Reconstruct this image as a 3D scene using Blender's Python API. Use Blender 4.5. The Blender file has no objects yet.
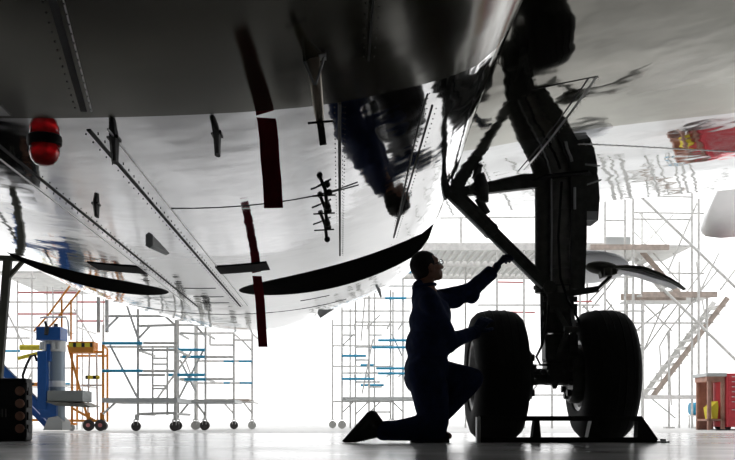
import bpy, bmesh, math, random
from mathutils import Vector, Matrix, noise
random.seed(7)
S = bpy.context.scene
COL = S.collection
PI = math.pi
H = 0.14                      # camera height: almost on the floor
F = 1000.0                    # focal length in pixels of a 735 px wide frame

# ------------------------------------------------------------------ camera, light, exposure
cam = bpy.data.cameras.new('camera')
cam.sensor_width = 36.0
cam.lens = 36.0 * F / 735.0
cam.shift_x = 27.5 / 735.0
cam.shift_y = 192.0 / 735.0
cam.clip_start = 0.02
cam.clip_end = 400
camo = bpy.data.objects.new('camera', cam)
COL.objects.link(camo)
camo.location = (0, 0, H)
camo.rotation_euler = (PI / 2, 0, 0)
S.camera = camo
w = bpy.data.worlds.new('overcast_sky')
S.world = w
w.use_nodes = True
w.node_tree.nodes['Background'].inputs[0].default_value = (1.0, 1.0, 1.0, 1)
w.node_tree.nodes['Background'].inputs[1].default_value = 1.0
S.view_settings.view_transform = 'Standard'
S.view_settings.look = 'None'
S.view_settings.gamma = 1.0
S.view_settings.exposure = 0.9
S.view_settings.use_curve_mapping = False

# ------------------------------------------------------------------ materials
def mat(name, col, rough=0.5, metal=0.0, spec=0.5, noise_amt=0.0, noise_scale=6.0, bump=0.0, bump_scale=20.0, rough_var=0.0):
    m = bpy.data.materials.new(name)
    m.use_nodes = True
    nt = m.node_tree
    b = nt.nodes['Principled BSDF']
    b.inputs['Roughness'].default_value = rough
    b.inputs['Metallic'].default_value = metal
    b.inputs['Specular IOR Level'].default_value = spec
    tc = nt.nodes.new('ShaderNodeTexCoord')
    n = nt.nodes.new('ShaderNodeTexNoise')
    n.inputs['Scale'].default_value = noise_scale
    n.inputs['Detail'].default_value = 5
    nt.links.new(tc.outputs['Object'], n.inputs['Vector'])
    r = nt.nodes.new('ShaderNodeValToRGB')
    a = noise_amt
    r.color_ramp.elements[0].position = 0.3
    r.color_ramp.elements[1].position = 0.7
    r.color_ramp.elements[0].color = (col[0] * (1 - a), col[1] * (1 - a), col[2] * (1 - a), 1)
    r.color_ramp.elements[1].color = (min(1, col[0] * (1 + a)), min(1, col[1] * (1 + a)), min(1, col[2] * (1 + a)), 1)
    nt.links.new(n.outputs['Fac'], r.inputs['Fac'])
    nt.links.new(r.outputs['Color'], b.inputs['Base Color'])
    if rough_var:
        mr = nt.nodes.new('ShaderNodeMapRange')
        mr.inputs['To Min'].default_value = max(0, rough - rough_var)
        mr.inputs['To Max'].default_value = rough + rough_var
        nt.links.new(n.outputs['Fac'], mr.inputs['Value'])
        nt.links.new(mr.outputs['Result'], b.inputs['Roughness'])
    if bump:
        n2 = nt.nodes.new('ShaderNodeTexNoise')
        n2.inputs['Scale'].default_value = bump_scale
        n2.inputs['Detail'].default_value = 2
        nt.links.new(tc.outputs['Object'], n2.inputs['Vector'])
        bp = nt.nodes.new('ShaderNodeBump')
        bp.inputs['Strength'].default_value = 1.0
        bp.inputs['Distance'].default_value = bump
        nt.links.new(n2.outputs['Fac'], bp.inputs['Height'])
        nt.links.new(bp.outputs['Normal'], b.inputs['Normal'])
    return m

M = {}
M['floor'] = mat('polished_concrete', (0.58, 0.575, 0.575), 0.19, 0, 0.6, 0.2, 1.3, 0.0008, 14, 0.1)
M['apron'] = mat('pale_concrete_apron', (0.62, 0.62, 0.61), 0.4, 0, 0.5, 0.1, 0.8)
M['wall'] = mat('dark_cladding', (0.05, 0.05, 0.045), 0.8)
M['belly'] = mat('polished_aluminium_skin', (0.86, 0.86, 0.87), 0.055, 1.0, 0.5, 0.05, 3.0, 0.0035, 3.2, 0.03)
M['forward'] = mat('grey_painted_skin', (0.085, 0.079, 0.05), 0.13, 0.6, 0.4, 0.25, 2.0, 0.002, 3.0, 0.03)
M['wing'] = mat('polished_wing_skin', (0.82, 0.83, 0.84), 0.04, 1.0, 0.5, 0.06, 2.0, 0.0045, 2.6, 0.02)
M['wingdim'] = mat('dim_reflection_wing_skin', (0.44, 0.43, 0.375), 0.05, 0.97, 0.5, 0.15, 1.6, 0.004, 2.6, 0.04)  # wing skin toned down to stand in for the dim floor it reflects
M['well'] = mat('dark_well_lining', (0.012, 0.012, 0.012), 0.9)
M['seam'] = mat('seam_sealant', (0.03, 0.03, 0.03), 0.6)
M['seamlight'] = mat('bare_seam_metal', (0.75, 0.75, 0.75), 0.3, 0.8)
M['flap'] = mat('white_flap_paint', (0.88, 0.90, 0.92), 0.3, 0, 0.5, 0.06, 4)
M['flapmetal'] = mat('polished_flap_skin', (0.95, 0.96, 0.97), 0.15, 0.85, 0.5, 0.06, 4)
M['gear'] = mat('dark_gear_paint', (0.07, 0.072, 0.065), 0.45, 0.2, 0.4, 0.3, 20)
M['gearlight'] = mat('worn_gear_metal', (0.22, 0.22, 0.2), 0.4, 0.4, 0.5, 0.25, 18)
M['chrome'] = mat('chrome_piston', (0.55, 0.55, 0.55), 0.15, 1.0)
M['mast'] = mat('worn_mast_paint', (0.5, 0.44, 0.36), 0.35, 0.3)
M['olive'] = mat('olive_primer', (0.06, 0.062, 0.045), 0.6)
M['tyre'] = mat('tyre_rubber', (0.012, 0.012, 0.012), 0.75, 0, 0.3, 0.2, 25)
M['rim'] = mat('wheel_rim_metal', (0.22, 0.22, 0.22), 0.35, 0.8, 0.5, 0.2, 30)
M['black'] = mat('black_paint', (0.012, 0.012, 0.012), 0.55, 0, 0.35)
M['steel'] = mat('galvanised_tube', (0.72, 0.72, 0.70), 0.5, 0.0, 0.5, 0.15, 12)
M['steelpale'] = mat('pale_aluminium_tube', (0.88, 0.87, 0.85), 0.5, 0.0, 0.5, 0.12, 12)
M['blue'] = mat('blue_brace_paint', (0.03, 0.36, 0.60), 0.45)
M['redtube'] = mat('red_tube_paint', (0.7, 0.25, 0.25), 0.5)
M['plank'] = mat('timber_plank', (0.52, 0.44, 0.39), 0.8, 0, 0.2, 0.2, 10)
M['sheet'] = mat('corrugated_deck_sheet', (0.86, 0.86, 0.84), 0.5, 0.0, 0.5, 0.1, 5)
M['castor'] = mat('castor_rubber', (0.05, 0.045, 0.045), 0.7)
M['castorpale'] = mat('pale_castor', (0.5, 0.5, 0.48), 0.6)
M['orange'] = mat('orange_paint', (0.85, 0.32, 0.04), 0.5)
M['yellow'] = mat('yellow_paint', (0.85, 0.72, 0.05), 0.5)
M['jackblue'] = mat('blue_jack_paint', (0.015, 0.10, 0.36), 0.4, 0, 0.5, 0.15, 6)
M['jackgrey'] = mat('grey_cylinder', (0.30, 0.37, 0.44), 0.35, 0.2)
M['palegrey'] = mat('pale_grey_metal', (0.6, 0.62, 0.62), 0.5, 0.1)
M['traygrey'] = mat('grey_tray_metal', (0.28, 0.30, 0.30), 0.5, 0.1)
M['case'] = mat('black_case_shell', (0.008, 0.008, 0.009), 0.6, 0, 0.3)
M['brown'] = mat('brown_socket_cap', (0.30, 0.15, 0.10), 0.5)
M['red'] = mat('red_cabinet_paint', (0.75, 0.08, 0.10), 0.4)
M['wood'] = mat('bench_wood', (0.48, 0.27, 0.21), 0.6, 0, 0.3, 0.2, 8)
M['ribbon'] = mat('red_ribbon_cloth', (0.22, 0.009, 0.02), 0.85, 0, 0.15, 0.15, 14)
M['navy'] = mat('navy_coverall_cloth', (0.010, 0.020, 0.065), 0.85, 0, 0.2, 0.2, 30, 0.006, 22)
M['skin'] = mat('skin', (0.30, 0.15, 0.10), 0.55, 0, 0.4)
M['hair'] = mat('dark_hair', (0.012, 0.010, 0.009), 0.6, 0, 0.3, 0.3, 60, 0.003, 90)
M['glove'] = mat('dark_blue_glove', (0.01, 0.02, 0.06), 0.7, 0, 0.3)
M['boot'] = mat('black_boot_leather', (0.01, 0.01, 0.01), 0.5, 0, 0.4)
M['eye'] = mat('eye_white', (0.6, 0.6, 0.58), 0.2)
rl = mat('red_beacon_glass', (0.6, 0.008, 0.012), 0.12)
rl.node_tree.nodes['Principled BSDF'].inputs['Transmission Weight'].default_value = 0.45
M['lens'] = rl
gl = mat('spectacle_glass', (0.9, 0.95, 0.95), 0.02)
gl.node_tree.nodes['Principled BSDF'].inputs['Transmission Weight'].default_value = 0.95
M['glass'] = gl
# hazard stripe
hz = mat('hazard_stripe', (0.6, 0.45, 0.02), 0.5)
nt = hz.node_tree
wv = nt.nodes.new('ShaderNodeTexWave'); wv.inputs['Scale'].default_value = 2.4
rp = nt.nodes.new('ShaderNodeValToRGB'); rp.color_ramp.interpolation = 'CONSTANT'
rp.color_ramp.elements[0].color = (0.02, 0.02, 0.02, 1); rp.color_ramp.elements[1].position = 0.3
rp.color_ramp.elements[1].color = (0.85, 0.72, 0.05, 1)
tcn = nt.nodes.new('ShaderNodeTexCoord')
nt.links.new(tcn.outputs['Object'], wv.inputs['Vector']); nt.links.new(wv.outputs['Fac'], rp.inputs['Fac'])
nt.links.new(rp.outputs['Color'], nt.nodes['Principled BSDF'].inputs['Base Color'])
M['hazard'] = hz

# ------------------------------------------------------------------ helpers
def at(px, py, Y):            # point of the place seen at a given spot, at a known distance
    return Vector(((px - 340.0) * Y / F, Y, H + (422.0 - py) * Y / F))

def root_loc(p):
    v = Vector((0, 0, 0))
    while p is not None:
        v += p.location
        p = p.parent
    return v

def obj(name, bm, m, parent=None, smooth=False, label=None, angle=None):
    me = bpy.data.meshes.new(name)
    if parent is not None:
        bmesh.ops.translate(bm, verts=bm.verts, vec=-root_loc(parent))
    bmesh.ops.recalc_face_normals(bm, faces=bm.faces)
    bm.to_mesh(me); bm.free()
    for mm in (m if isinstance(m, (list, tuple)) else [m]):
        me.materials.append(M[mm] if isinstance(mm, str) else mm)
    if smooth:
        me.shade_smooth()
    o = bpy.data.objects.new(name, me)
    COL.objects.link(o)
    if smooth and angle:
        me.set_sharp_from_angle(angle=math.radians(angle))
    if parent is not None:
        o.parent = parent
    if label:
        o['label'] = label
    return o

def thing(name, label, cat, loc, group=None):
    o = bpy.data.objects.new(name, None)
    o.empty_display_size = 0.1
    COL.objects.link(o)
    o.location = loc
    o['label'] = label; o['category'] = cat
    if group: o['group'] = group
    return o

def tag(o, label, cat, group=None):
    o['label'] = label; o['category'] = cat
    if group: o['group'] = group
    return o

def box(bm, lo, hi, rot=None, pivot=None):
    lo = Vector(lo); hi = Vector(hi)
    c = (lo + hi) / 2; d = hi - lo
    r = bmesh.ops.create_cube(bm, size=1.0, matrix=Matrix.Translation(c) @ Matrix.Diagonal((d.x, d.y, d.z, 1)))
    if rot is not None:
        bmesh.ops.rotate(bm, verts=r['verts'], cent=pivot or c, matrix=rot)
    return r['verts']

def bevbox(bm, lo, hi, b=0.01, seg=2):
    t = bmesh.new(); box(t, lo, hi)
    bmesh.ops.bevel(t, geom=t.edges[:], offset=b, segments=seg, affect='EDGES', profile=0.6)
    merge(bm, t)

def merge(bm, t):
    me = bpy.data.meshes.new('tmp'); t.to_mesh(me); t.free(); bm.from_mesh(me); bpy.data.meshes.remove(me)

def tube(bm, a, b, r, r2=None, seg=10, caps=True):
    a = Vector(a); b = Vector(b); d = b - a
    if d.length < 1e-6: return
    q = d.to_track_quat('Z', 'Y').to_matrix().to_4x4()
    bmesh.ops.create_cone(bm, cap_ends=caps, segments=seg, radius1=r, radius2=r if r2 is None else r2, depth=d.length,
                          matrix=Matrix.Translation((a + b) / 2) @ q)

def bar(bm, a, b, w, h):
    """rectangular bar; w = size across in the plane, h = size along Y-ish"""
    a = Vector(a); b = Vector(b); d = b - a
    x = d.normalized(); y = Vector((0, 1, 0))
    if abs(x.dot(y)) > 0.9: y = Vector((0, 0, 1))
    z = x.cross(y).normalized(); y = z.cross(x)
    m = Matrix((x, y, z)).transposed().to_4x4()
    bmesh.ops.create_cube(bm, size=1, matrix=Matrix.Translation((a + b) / 2) @ m @ Matrix.Diagonal((d.length, h, w, 1)))

def path(bm, pts, r, seg=8):
    pts = [Vector(p) for p in pts]
    rings = []
    for i, p in enumerate(pts):
        d = (pts[min(i + 1, len(pts) - 1)] - pts[max(i - 1, 0)]).normalized()
        u = d.orthogonal().normalized() if i == 0 else (rings_u - d * rings_u.dot(d)).normalized()
        rings_u = u
        v = d.cross(u)
        rr = r[i] if isinstance(r, (list, tuple)) else r
        rings.append([bm.verts.new(p + rr * (math.cos(2 * PI * k / seg) * u + math.sin(2 * PI * k / seg) * v)) for k in range(seg)])
    for i in range(len(rings) - 1):
        for k in range(seg):
            bm.faces.new((rings[i][k], rings[i][(k + 1) % seg], rings[i + 1][(k + 1) % seg], rings[i + 1][k]))
    bm.faces.new(rings[0][::-1]); bm.faces.new(rings[-1])

def lathe(bm, prof, origin, axis='X', seg=40):
    """prof: (along axis, radius); closed at zero radius ends or ring if closed profile"""
    o = Vector(origin)
    rings = []
    for (a, r) in prof:
        ring = []
        for k in range(seg):
            t = 2 * PI * k / seg
            c, s = r * math.cos(t), r * math.sin(t)
            v = {'X': (a, c, s), 'Y': (c, a, s), 'Z': (c, s, a)}[axis]
            ring.append(bm.verts.new(o + Vector(v)))
        rings.append(ring)
    for i in range(len(rings) - 1):
        for k in range(seg):
            bm.faces.new((rings[i][k], rings[i][(k + 1) % seg], rings[i + 1][(k + 1) % seg], rings[i + 1][k]))
    if prof[0] == prof[-1]:
        bmesh.ops.remove_doubles(bm, verts=bm.verts[:], dist=1e-5)
    else:
        bm.faces.new(rings[0][::-1]); bm.faces.new(rings[-1])

def prism(bm, poly, dirv):
    """extrude a closed polygon of 3-D points along dirv"""
    dirv = Vector(dirv)
    a = [bm.verts.new(Vector(p)) for p in poly]
    b = [bm.verts.new(Vector(p) + dirv) for p in poly]
    n = len(a)
    bm.faces.new(a[::-1]); bm.faces.new(b)
    for i in range(n):
        bm.faces.new((a[i], a[(i + 1) % n], b[(i + 1) % n], b[i]))

def ball(bm, c, r, m=None, u=20, v=12):
    mat4 = Matrix.Translation(Vector(c)) @ (m or Matrix.Identity(4))
    if isinstance(r, (tuple, list)): mat4 = mat4 @ Matrix.Diagonal((r[0], r[1], r[2], 1)); rad = 1
    else: rad = r
    bmesh.ops.create_uvsphere(bm, u_segments=u, v_segments=v, radius=rad, matrix=mat4)

def capsule(bm, a, b, r1, r2=None):
    r2 = r1 if r2 is None else r2
    tube(bm, a, b, r1, r2, seg=18)
    ball(bm, a, r1, u=18, v=12); ball(bm, b, r2, u=18, v=12)

def remeshed(bm, voxel, smooth=4):
    """fuse overlapping solids into one continuous surface and return it as a bmesh"""
    me = bpy.data.meshes.new('fuse'); bm.to_mesh(me); bm.free()
    o = bpy.data.objects.new('fuse', me); COL.objects.link(o)
    r = o.modifiers.new('r', 'REMESH'); r.mode = 'VOXEL'; r.voxel_size = voxel
    if smooth:
        s = o.modifiers.new('s', 'SMOOTH'); s.iterations = smooth; s.factor = 0.5
    dg = bpy.context.evaluated_depsgraph_get()
    out = bmesh.new(); ev = o.evaluated_get(dg); m2 = ev.to_mesh(); out.from_mesh(m2); ev.to_mesh_clear()
    bpy.data.objects.remove(o); bpy.data.meshes.remove(me)
    return out

# ------------------------------------------------------------------ the setting
def struct(name, bm, m):
    o = obj(name, bm, m); o['kind'] = 'structure'; return o
bm = bmesh.new(); box(bm, (-70, -16, -0.2), (70, 12.5, 0)); struct('floor', bm, 'floor')
bm = bmesh.new(); box(bm, (-70, 12.5, -0.2), (70, 130, 0)); struct('floor_apron', bm, 'apron')
bm = bmesh.new(); box(bm, (-26, -15, 9.8), (26, 12, 10.1)); struct('ceiling', bm, 'wall')
bm = bmesh.new(); box(bm, (-34, 30, 9.8), (34, 41, 10.1)); struct('added_roof_slab', bm, 'wall')  # unseen slab added to dim wing and belly reflections; gap before it lights scaffolds
bm = bmesh.new(); box(bm, (-26.3, -15, 0), (-26, 12, 9.8)); struct('wall_left', bm, 'wall')
bm = bmesh.new(); box(bm, (26, -15, 0), (26.3, 12, 9.8)); struct('wall_right', bm, 'wall')
bm = bmesh.new(); box(bm, (-26, -15.3, 0), (26, -15, 9.8)); struct('wall_back', bm, 'wall')

# ------------------------------------------------------------------ the airliner
XC = -1.04
plane = thing('airliner', 'polished metal airliner seen from below its belly and wing, standing on its main wheels', 'aircraft', (XC, 7.46, 0))

def belly_z(x):
    x = abs(x); return 1.13 + 0.102 * x * x + 0.0115 * x ** 4
half_f = [(1.62 * i / 14, belly_z(1.62 * i / 14)) for i in range(15)] + [(1.70, 1.545), (1.76, 1.63), (1.80, 1.745), (1.825, 1.89), (1.84, 2.15), (1.865, 2.5)]
half_c = []
for i, (x, z) in enumerate(half_f):
    t = math.asin(min(1, 1.6 * i / 14 / 1.88)) if i < 15 else math.radians(58 + (i - 14) * 5)
    half_c.append((1.88 * math.sin(t), 3.02 - 1.88 * math.cos(t)))
top = [(1.88 * math.sin(math.radians(a)), 3.02 - 1.88 * math.cos(math.radians(a))) for a in range(92, 180, 8)]
half_f += top; half_c += top
def loop(h):
    return [(x, z) for x, z in h] + [(0, 4.9)] + [(-x, z) for x, z in reversed(h[1:])]
LF, LC = loop(half_f), loop(half_c)
def section(Y):
    """(x, z) ring of the fuselage at a station"""
    k = 0.0
    if Y > 9.2: k = min(1, (Y - 9.2) / 3.0); k = k * k * (3 - 2 * k)
    ring = [((1 - k) * a[0] + k * c[0], (1 - k) * a[1] + k * c[1]) for a, c in zip(LF, LC)]
    if Y < 7.2:
        q = min(1, (7.2 - Y) / 3.0); q = 1 - 0.042 * q * q * (3 - 2 * q)
        ring = [(x * q if z > 1.5 or abs(x) > 1.3 else x * (1 - (1 - q) * max(0, (abs(x) - 0.9) / 0.4)), z) for x, z in ring]
    if Y > 10.5:
        d = Y - 10.5
        rise = 0.03 * d * d if d < 3.3 else 0.327 + 0.2 * (d - 3.3)
        sc = max(0.12, 1 - max(0, d - 1) / 17.0)
        z0 = min(z for _, z in ring)
        ring = [(x * sc, z0 + rise + (z - z0) * max(0.1, (3.77 - rise) / 3.77)) for x, z in ring]
    if Y < -6:
        sc = max(0.1, math.sqrt(max(0.01, 1 - ((-6 - Y) / 5.0) ** 2)))
        ring = [(x * sc, 2.6 + (z - 2.6) * sc) for x, z in ring]
    return ring
def joint(x):
    return 3.26 + 0.22 * min(1.5, abs(x)) ** 2
def loft(stations, edge0=False, edge1=False):
    bm = bmesh.new(); rings = []
    for i, Y in enumerate(stations):
        rg = section(Y)
        out = []
        for (x, z) in rg:
            y = Y
            if (edge0 and i == 0) or (edge1 and i == len(stations) - 1): y = joint(x)
            out.append(bm.verts.new((XC + x, y, z)))
        rings.append(out)
    n = len(rings[0])
    for i in range(len(rings) - 1):
        for k in range(n):
            bm.faces.new((rings[i][k], rings[i][(k + 1) % n], rings[i + 1][(k + 1) % n], rings[i + 1][k]))
    for rg in (rings[0], rings[-1]):
        c = Vector((0, 0, 0))
        for v in rg: c += v.co
        cv = bm.verts.new(c / n)
        for k in range(n): bm.faces.new((rg[k], rg[(k + 1) % n], cv))
    bmesh.ops.recalc_face_normals(bm, faces=bm.faces)
    return bm
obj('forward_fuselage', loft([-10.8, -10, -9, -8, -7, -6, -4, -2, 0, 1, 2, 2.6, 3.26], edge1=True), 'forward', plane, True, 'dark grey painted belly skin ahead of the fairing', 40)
# belly fairing with the two wheel wells cut into it
bm = loft([3.26] + [3.9 + 0.2 * i for i in range(36)], edge0=True)
me = bpy.data.meshes.new('belly'); bm.to_mesh(me); bm.free()
bo = bpy.data.objects.new('belly', me); COL.objects.link(bo)
cut = bmesh.new()
WELLS = []
for s in (-1, 1):
    t = bmesh.new()
    bmesh.ops.create_cone(t, cap_ends=True, segments=64, radius1=1, radius2=1, depth=1.6,
                          matrix=Matrix.Translation((XC + s * 1.19, 7.62, 1.15)) @ Matrix.Diagonal((0.92, 0.60, 1, 1)))
    merge(cut, t)
cme = bpy.data.meshes.new('cut'); cut.to_mesh(cme); cut.free()
co = bpy.data.objects.new('cut', cme); COL.objects.link(co)
bmod = bo.modifiers.new('b', 'BOOLEAN'); bmod.object = co; bmod.operation = 'DIFFERENCE'; bmod.solver = 'EXACT'
dg = bpy.context.evaluated_depsgraph_get()
bm = bmesh.new(); ev = bo.evaluated_get(dg); bm.from_mesh(ev.to_mesh()); ev.to_mesh_clear()
for o_ in (bo, co): bpy.data.objects.remove(o_)
for f in bm.faces:
    c = f.calc_center_median()
    for s in (-1, 1):
        dx = (c.x - XC - s * 1.19) / 0.92; dy = (c.y - 7.62) / 0.60
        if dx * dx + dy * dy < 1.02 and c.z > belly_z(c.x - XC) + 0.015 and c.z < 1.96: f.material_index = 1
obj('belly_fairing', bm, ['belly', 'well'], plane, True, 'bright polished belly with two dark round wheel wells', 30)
obj('rear_fuselage', loft([10.9 + 0.3 * i for i in range(8)] + [13.5 + 0.8 * i for i in range(17)]), 'belly', plane, True, None, 40)

def seam(name, pts, wdt, m, lift=0.0025, rivets=0, surf=None):
    """thin strip lying on the skin below it, with rivet heads beside it"""
    bm = bmesh.new()
    prev = None
    for i, p in enumerate(pts):
        p = Vector(p)
        d = (Vector(pts[min(i + 1, len(pts) - 1)]) - Vector(pts[max(i - 1, 0)])).normalized()
        sd = Vector((d.y, -d.x, 0)).normalized() * wdt / 2
        if abs(d.x) > abs(d.y): sd.z = 0
        else: sd.z = 0.0
        ring = [bm.verts.new(p + q) for q in (sd + Vector((0, 0, 0.004)), sd - Vector((0, 0, lift)), -sd - Vector((0, 0, lift)), -sd + Vector((0, 0, 0.004)))]
        if prev:
            for k in range(4): bm.faces.new((prev[k], prev[(k + 1) % 4], ring[(k + 1) % 4], ring[k]))
        else: bm.faces.new(ring)
        prev = ring
    bm.faces.new(prev[::-1])
    if rivets:
        for i in range(len(pts) - 1):
            a, b = Vector(pts[i]), Vector(pts[i + 1])
            d = (b - a).normalized(); sd = Vector((d.y, -d.x, 0)).normalized()
            k = max(1, int((b - a).length / rivets))
            for j in range(k):
                for s in (-1, 1):
                    c = a + (b - a) * ((j + 0.5) / k) + sd * s * (wdt / 2 + 0.014)
                    bmesh.ops.create_cone(bm, cap_ends=True, segments=6, radius1=0.003, radius2=0.002, depth=0.004, matrix=Matrix.Translation(c - Vector((0, 0, 0.001))))
    return obj(name, bm, m, plane)
def bz(off, y): return (XC + off, y, belly_z(off))
for off in (-0.185, 0.185):
    seam('keel_seam', [bz(off, 3.4 + 0.2 * i) for i in range(27)], 0.014, 'seam', rivets=0.07)
    seam('keel_edge_strip', [bz(off * 1.35, 3.4 + 0.2 * i) for i in range(27)], 0.006, 'seamlight')
seam('belly_seam', [bz(1.04, 3.5 + 0.2 * i) for i in range(17)], 0.010, 'seam', rivets=0.06)
seam('belly_seam', [bz(0.0 + 1.40, 3.9 + 0.2 * i) for i in range(15)], 0.008, 'seam', rivets=0.06)
seam('skin_joint', [bz(0.25 + 0.08 * i, 4.7 + 0.012 * i - 0.02 * (i - 6) ** 2 / 20) for i in range(12)], 0.003, 'seam')
seam('skin_joint', [bz(-0.9 + 0.1 * i, 9.2) for i in range(21)], 0.004, 'seam')
seam('forward_seam', [bz(0.42 - 0.02 * i, 2.0 + 0.12 * i) for i in range(11)], 0.02, 'seam', rivets=0.05)
seam('forward_edge_strip', [bz(0.445 - 0.02 * i, 2.0 + 0.12 * i) for i in range(11)], 0.004, 'seamlight')
seam('forward_seam', [bz(1.13, 1.8 + 0.15 * i) for i in range(10)], 0.006, 'seam', rivets=0.06)
# access panels and fittings on the belly
def plate(name, x0, x1, y0, y1, m, th=0.006):
    bm = bmesh.new(); n = 8
    up, dn = [], []
    for i in range(n + 1):
        x = x0 + (x1 - x0) * i / n; z = belly_z(x)
        for y in (y0, y1):
            up.append(bm.verts.new((XC + x, y, z + 0.004))); dn.append(bm.verts.new((XC + x, y, z - th)))
    for i in range(n):
        a = 2 * i
        bm.faces.new((dn[a], dn[a + 1], dn[a + 3], dn[a + 2])); bm.faces.new((up[a], up[a + 2], up[a + 3], up[a + 1]))
        bm.faces.new((up[a], dn[a], dn[a + 2], up[a + 2])); bm.faces.new((up[a + 1], up[a + 3], dn[a + 3], dn[a + 1]))
    bm.faces.new((up[0], up[1], dn[1], dn[0])); bm.faces.new((up[-1], up[-2], dn[-2], dn[-1]))
    return obj(name, bm, m, plane)
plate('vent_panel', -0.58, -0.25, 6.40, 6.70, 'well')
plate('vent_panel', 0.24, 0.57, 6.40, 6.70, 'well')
plate('access_panel', -0.42, -0.02, 2.98, 3.22, 'belly', 0.004)
for x0, x1, y0, y1 in ((-0.12, 0.12, 7.4, 7.42), (-0.12, 0.12, 7.9, 7.92), (-0.12, 0.12, 8.3, 8.32), (0.7, 0.95, 8.6, 8.62)):
    plate('panel_edge', x0, x1, y0, y1, 'seam', 0.002)
# beacon
bx_, by_ = XC + 0.0, 3.52
bcn = obj('beacon', (lambda b: (lathe(b, [(1.14, 0.062), (1.117, 0.060), (1.112, 0.054)], (bx_, by_, 0), 'Z', 28), b)[1])(bmesh.new()), 'black', plane, True, 'red beacon light on the belly centreline', 40)
bm = bmesh.new(); lathe(bm, [(1.114, 0.053), (1.085, 0.053), (1.063, 0.046), (1.048, 0.032), (1.043, 0.012)], (bx_, by_, 0), 'Z', 28)
obj('beacon_lens', bm, 'lens', bcn, True, 'red glass dome')
# antenna blades
def blade(off, y, h, wx, ly, m='black', name='antenna_blade'):
    z = belly_z(off) + 0.005
    bm = bmesh.new(); n = 8; r0, r1 = [], []
    for k in range(n):
        t = 2 * PI * k / n
        r0.append(bm.verts.new((XC + off + wx * math.cos(t), y + ly * math.sin(t), z)))
        r1.append(bm.verts.new((XC + off + wx * 0.7 * math.cos(t), y + ly * 0.25 + ly * 0.6 * math.sin(t), z - h)))
    for k in range(n): bm.faces.new((r0[k], r0[(k + 1) % n], r1[(k + 1) % n], r1[k]))
    bm.faces.new(r0[::-1]); bm.faces.new(r1)
    b = obj(name, bm, m, plane)
    bm = bmesh.new(); box(bm, (XC + off - wx * 1.25, y - ly * 0.6, z - 0.009), (XC + off + wx * 1.25, y + ly * 0.6, z))
    obj('base_flange', bm, 'gear', b)
blade(0.245, 3.52, 0.085, 0.016, 0.05)
blade(0.60, 3.58, 0.075, 0.015, 0.05)
blade(-0.07, 4.55, 0.06, 0.012, 0.05)
# small sensor box
bm = bmesh.new(); prism(bm, [(XC - 0.02, 5.45, 1.135), (XC + 0.02, 5.45, 1.135), (XC + 0.02, 5.45, 1.10), (XC + 0.0, 5.45, 1.088), (XC - 0.02, 5.45, 1.10)], (0.02, 0.42, 0.03))
obj('sensor_box', bm, 'palegrey', plane)
# three small drain fittings
for y in (4.72, 5.12, 5.55):
    off = 1.04 - 0.015 * y + 0.0
    z = belly_z(off)
    bm = bmesh.new()
    tube(bm, (XC + off, y, z + 0.01), (XC + off + 0.01, y + 0.02, z - 0.075), 0.009)
    bar(bm, (XC + off - 0.06, y, z - 0.03), (XC + off + 0.05, y + 0.01, z - 0.022), 0.007, 0.007)
    ball(bm, (XC + off + 0.012, y + 0.02, z - 0.075), 0.017, u=10, v=8)
    ball(bm, (XC + off + 0.02, y, z - 0.012), 0.016, u=10, v=8)
    obj('drain_fitting', bm, 'black', plane)
# drain mast with bracket on the forward belly
p0 = at(313, 58, 3.02); p1 = at(319, 112, 3.12); p2 = at(323, 144, 3.18)
off = p0.x - XC
p0.z = belly_z(off) + 0.01
bm = bmesh.new()
path(bm, [p0, p0 + (p1 - p0) * 0.5 + Vector((0, -0.01, 0)), p1, p1 + (p2 - p1) * 0.35], [0.021, 0.019, 0.016, 0.012], 10)
dm = obj('drain_mast', bm, 'mast', plane, True)
bm = bmesh.new(); bar(bm, p1 + (p2 - p1) * 0.3, p2, 0.022, 0.022); obj('mast_tip', bm, 'black', dm)
bm = bmesh.new(); bar(bm, p1 + Vector((-0.035, 0, -0.035)), p1 + Vector((0.045, 0, -0.028)), 0.006, 0.006); obj('cross_pin', bm, 'black', dm)
bm = bmesh.new()
bar(bm, p0 + Vector((-0.04, 0, 0)), p0 + Vector((0.04, 0, 0.004)), 0.012, 0.05)
tube(bm, p0 + Vector((-0.032, 0, 0)), p0 + Vector((0.004, 0.0, -0.085)), 0.004); tube(bm, p0 + Vector((0.034, 0, 0)), p0 + Vector((0.008, 0, -0.085)), 0.004)
obj('mast_bracket', bm, 'palegrey', dm)

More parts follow.
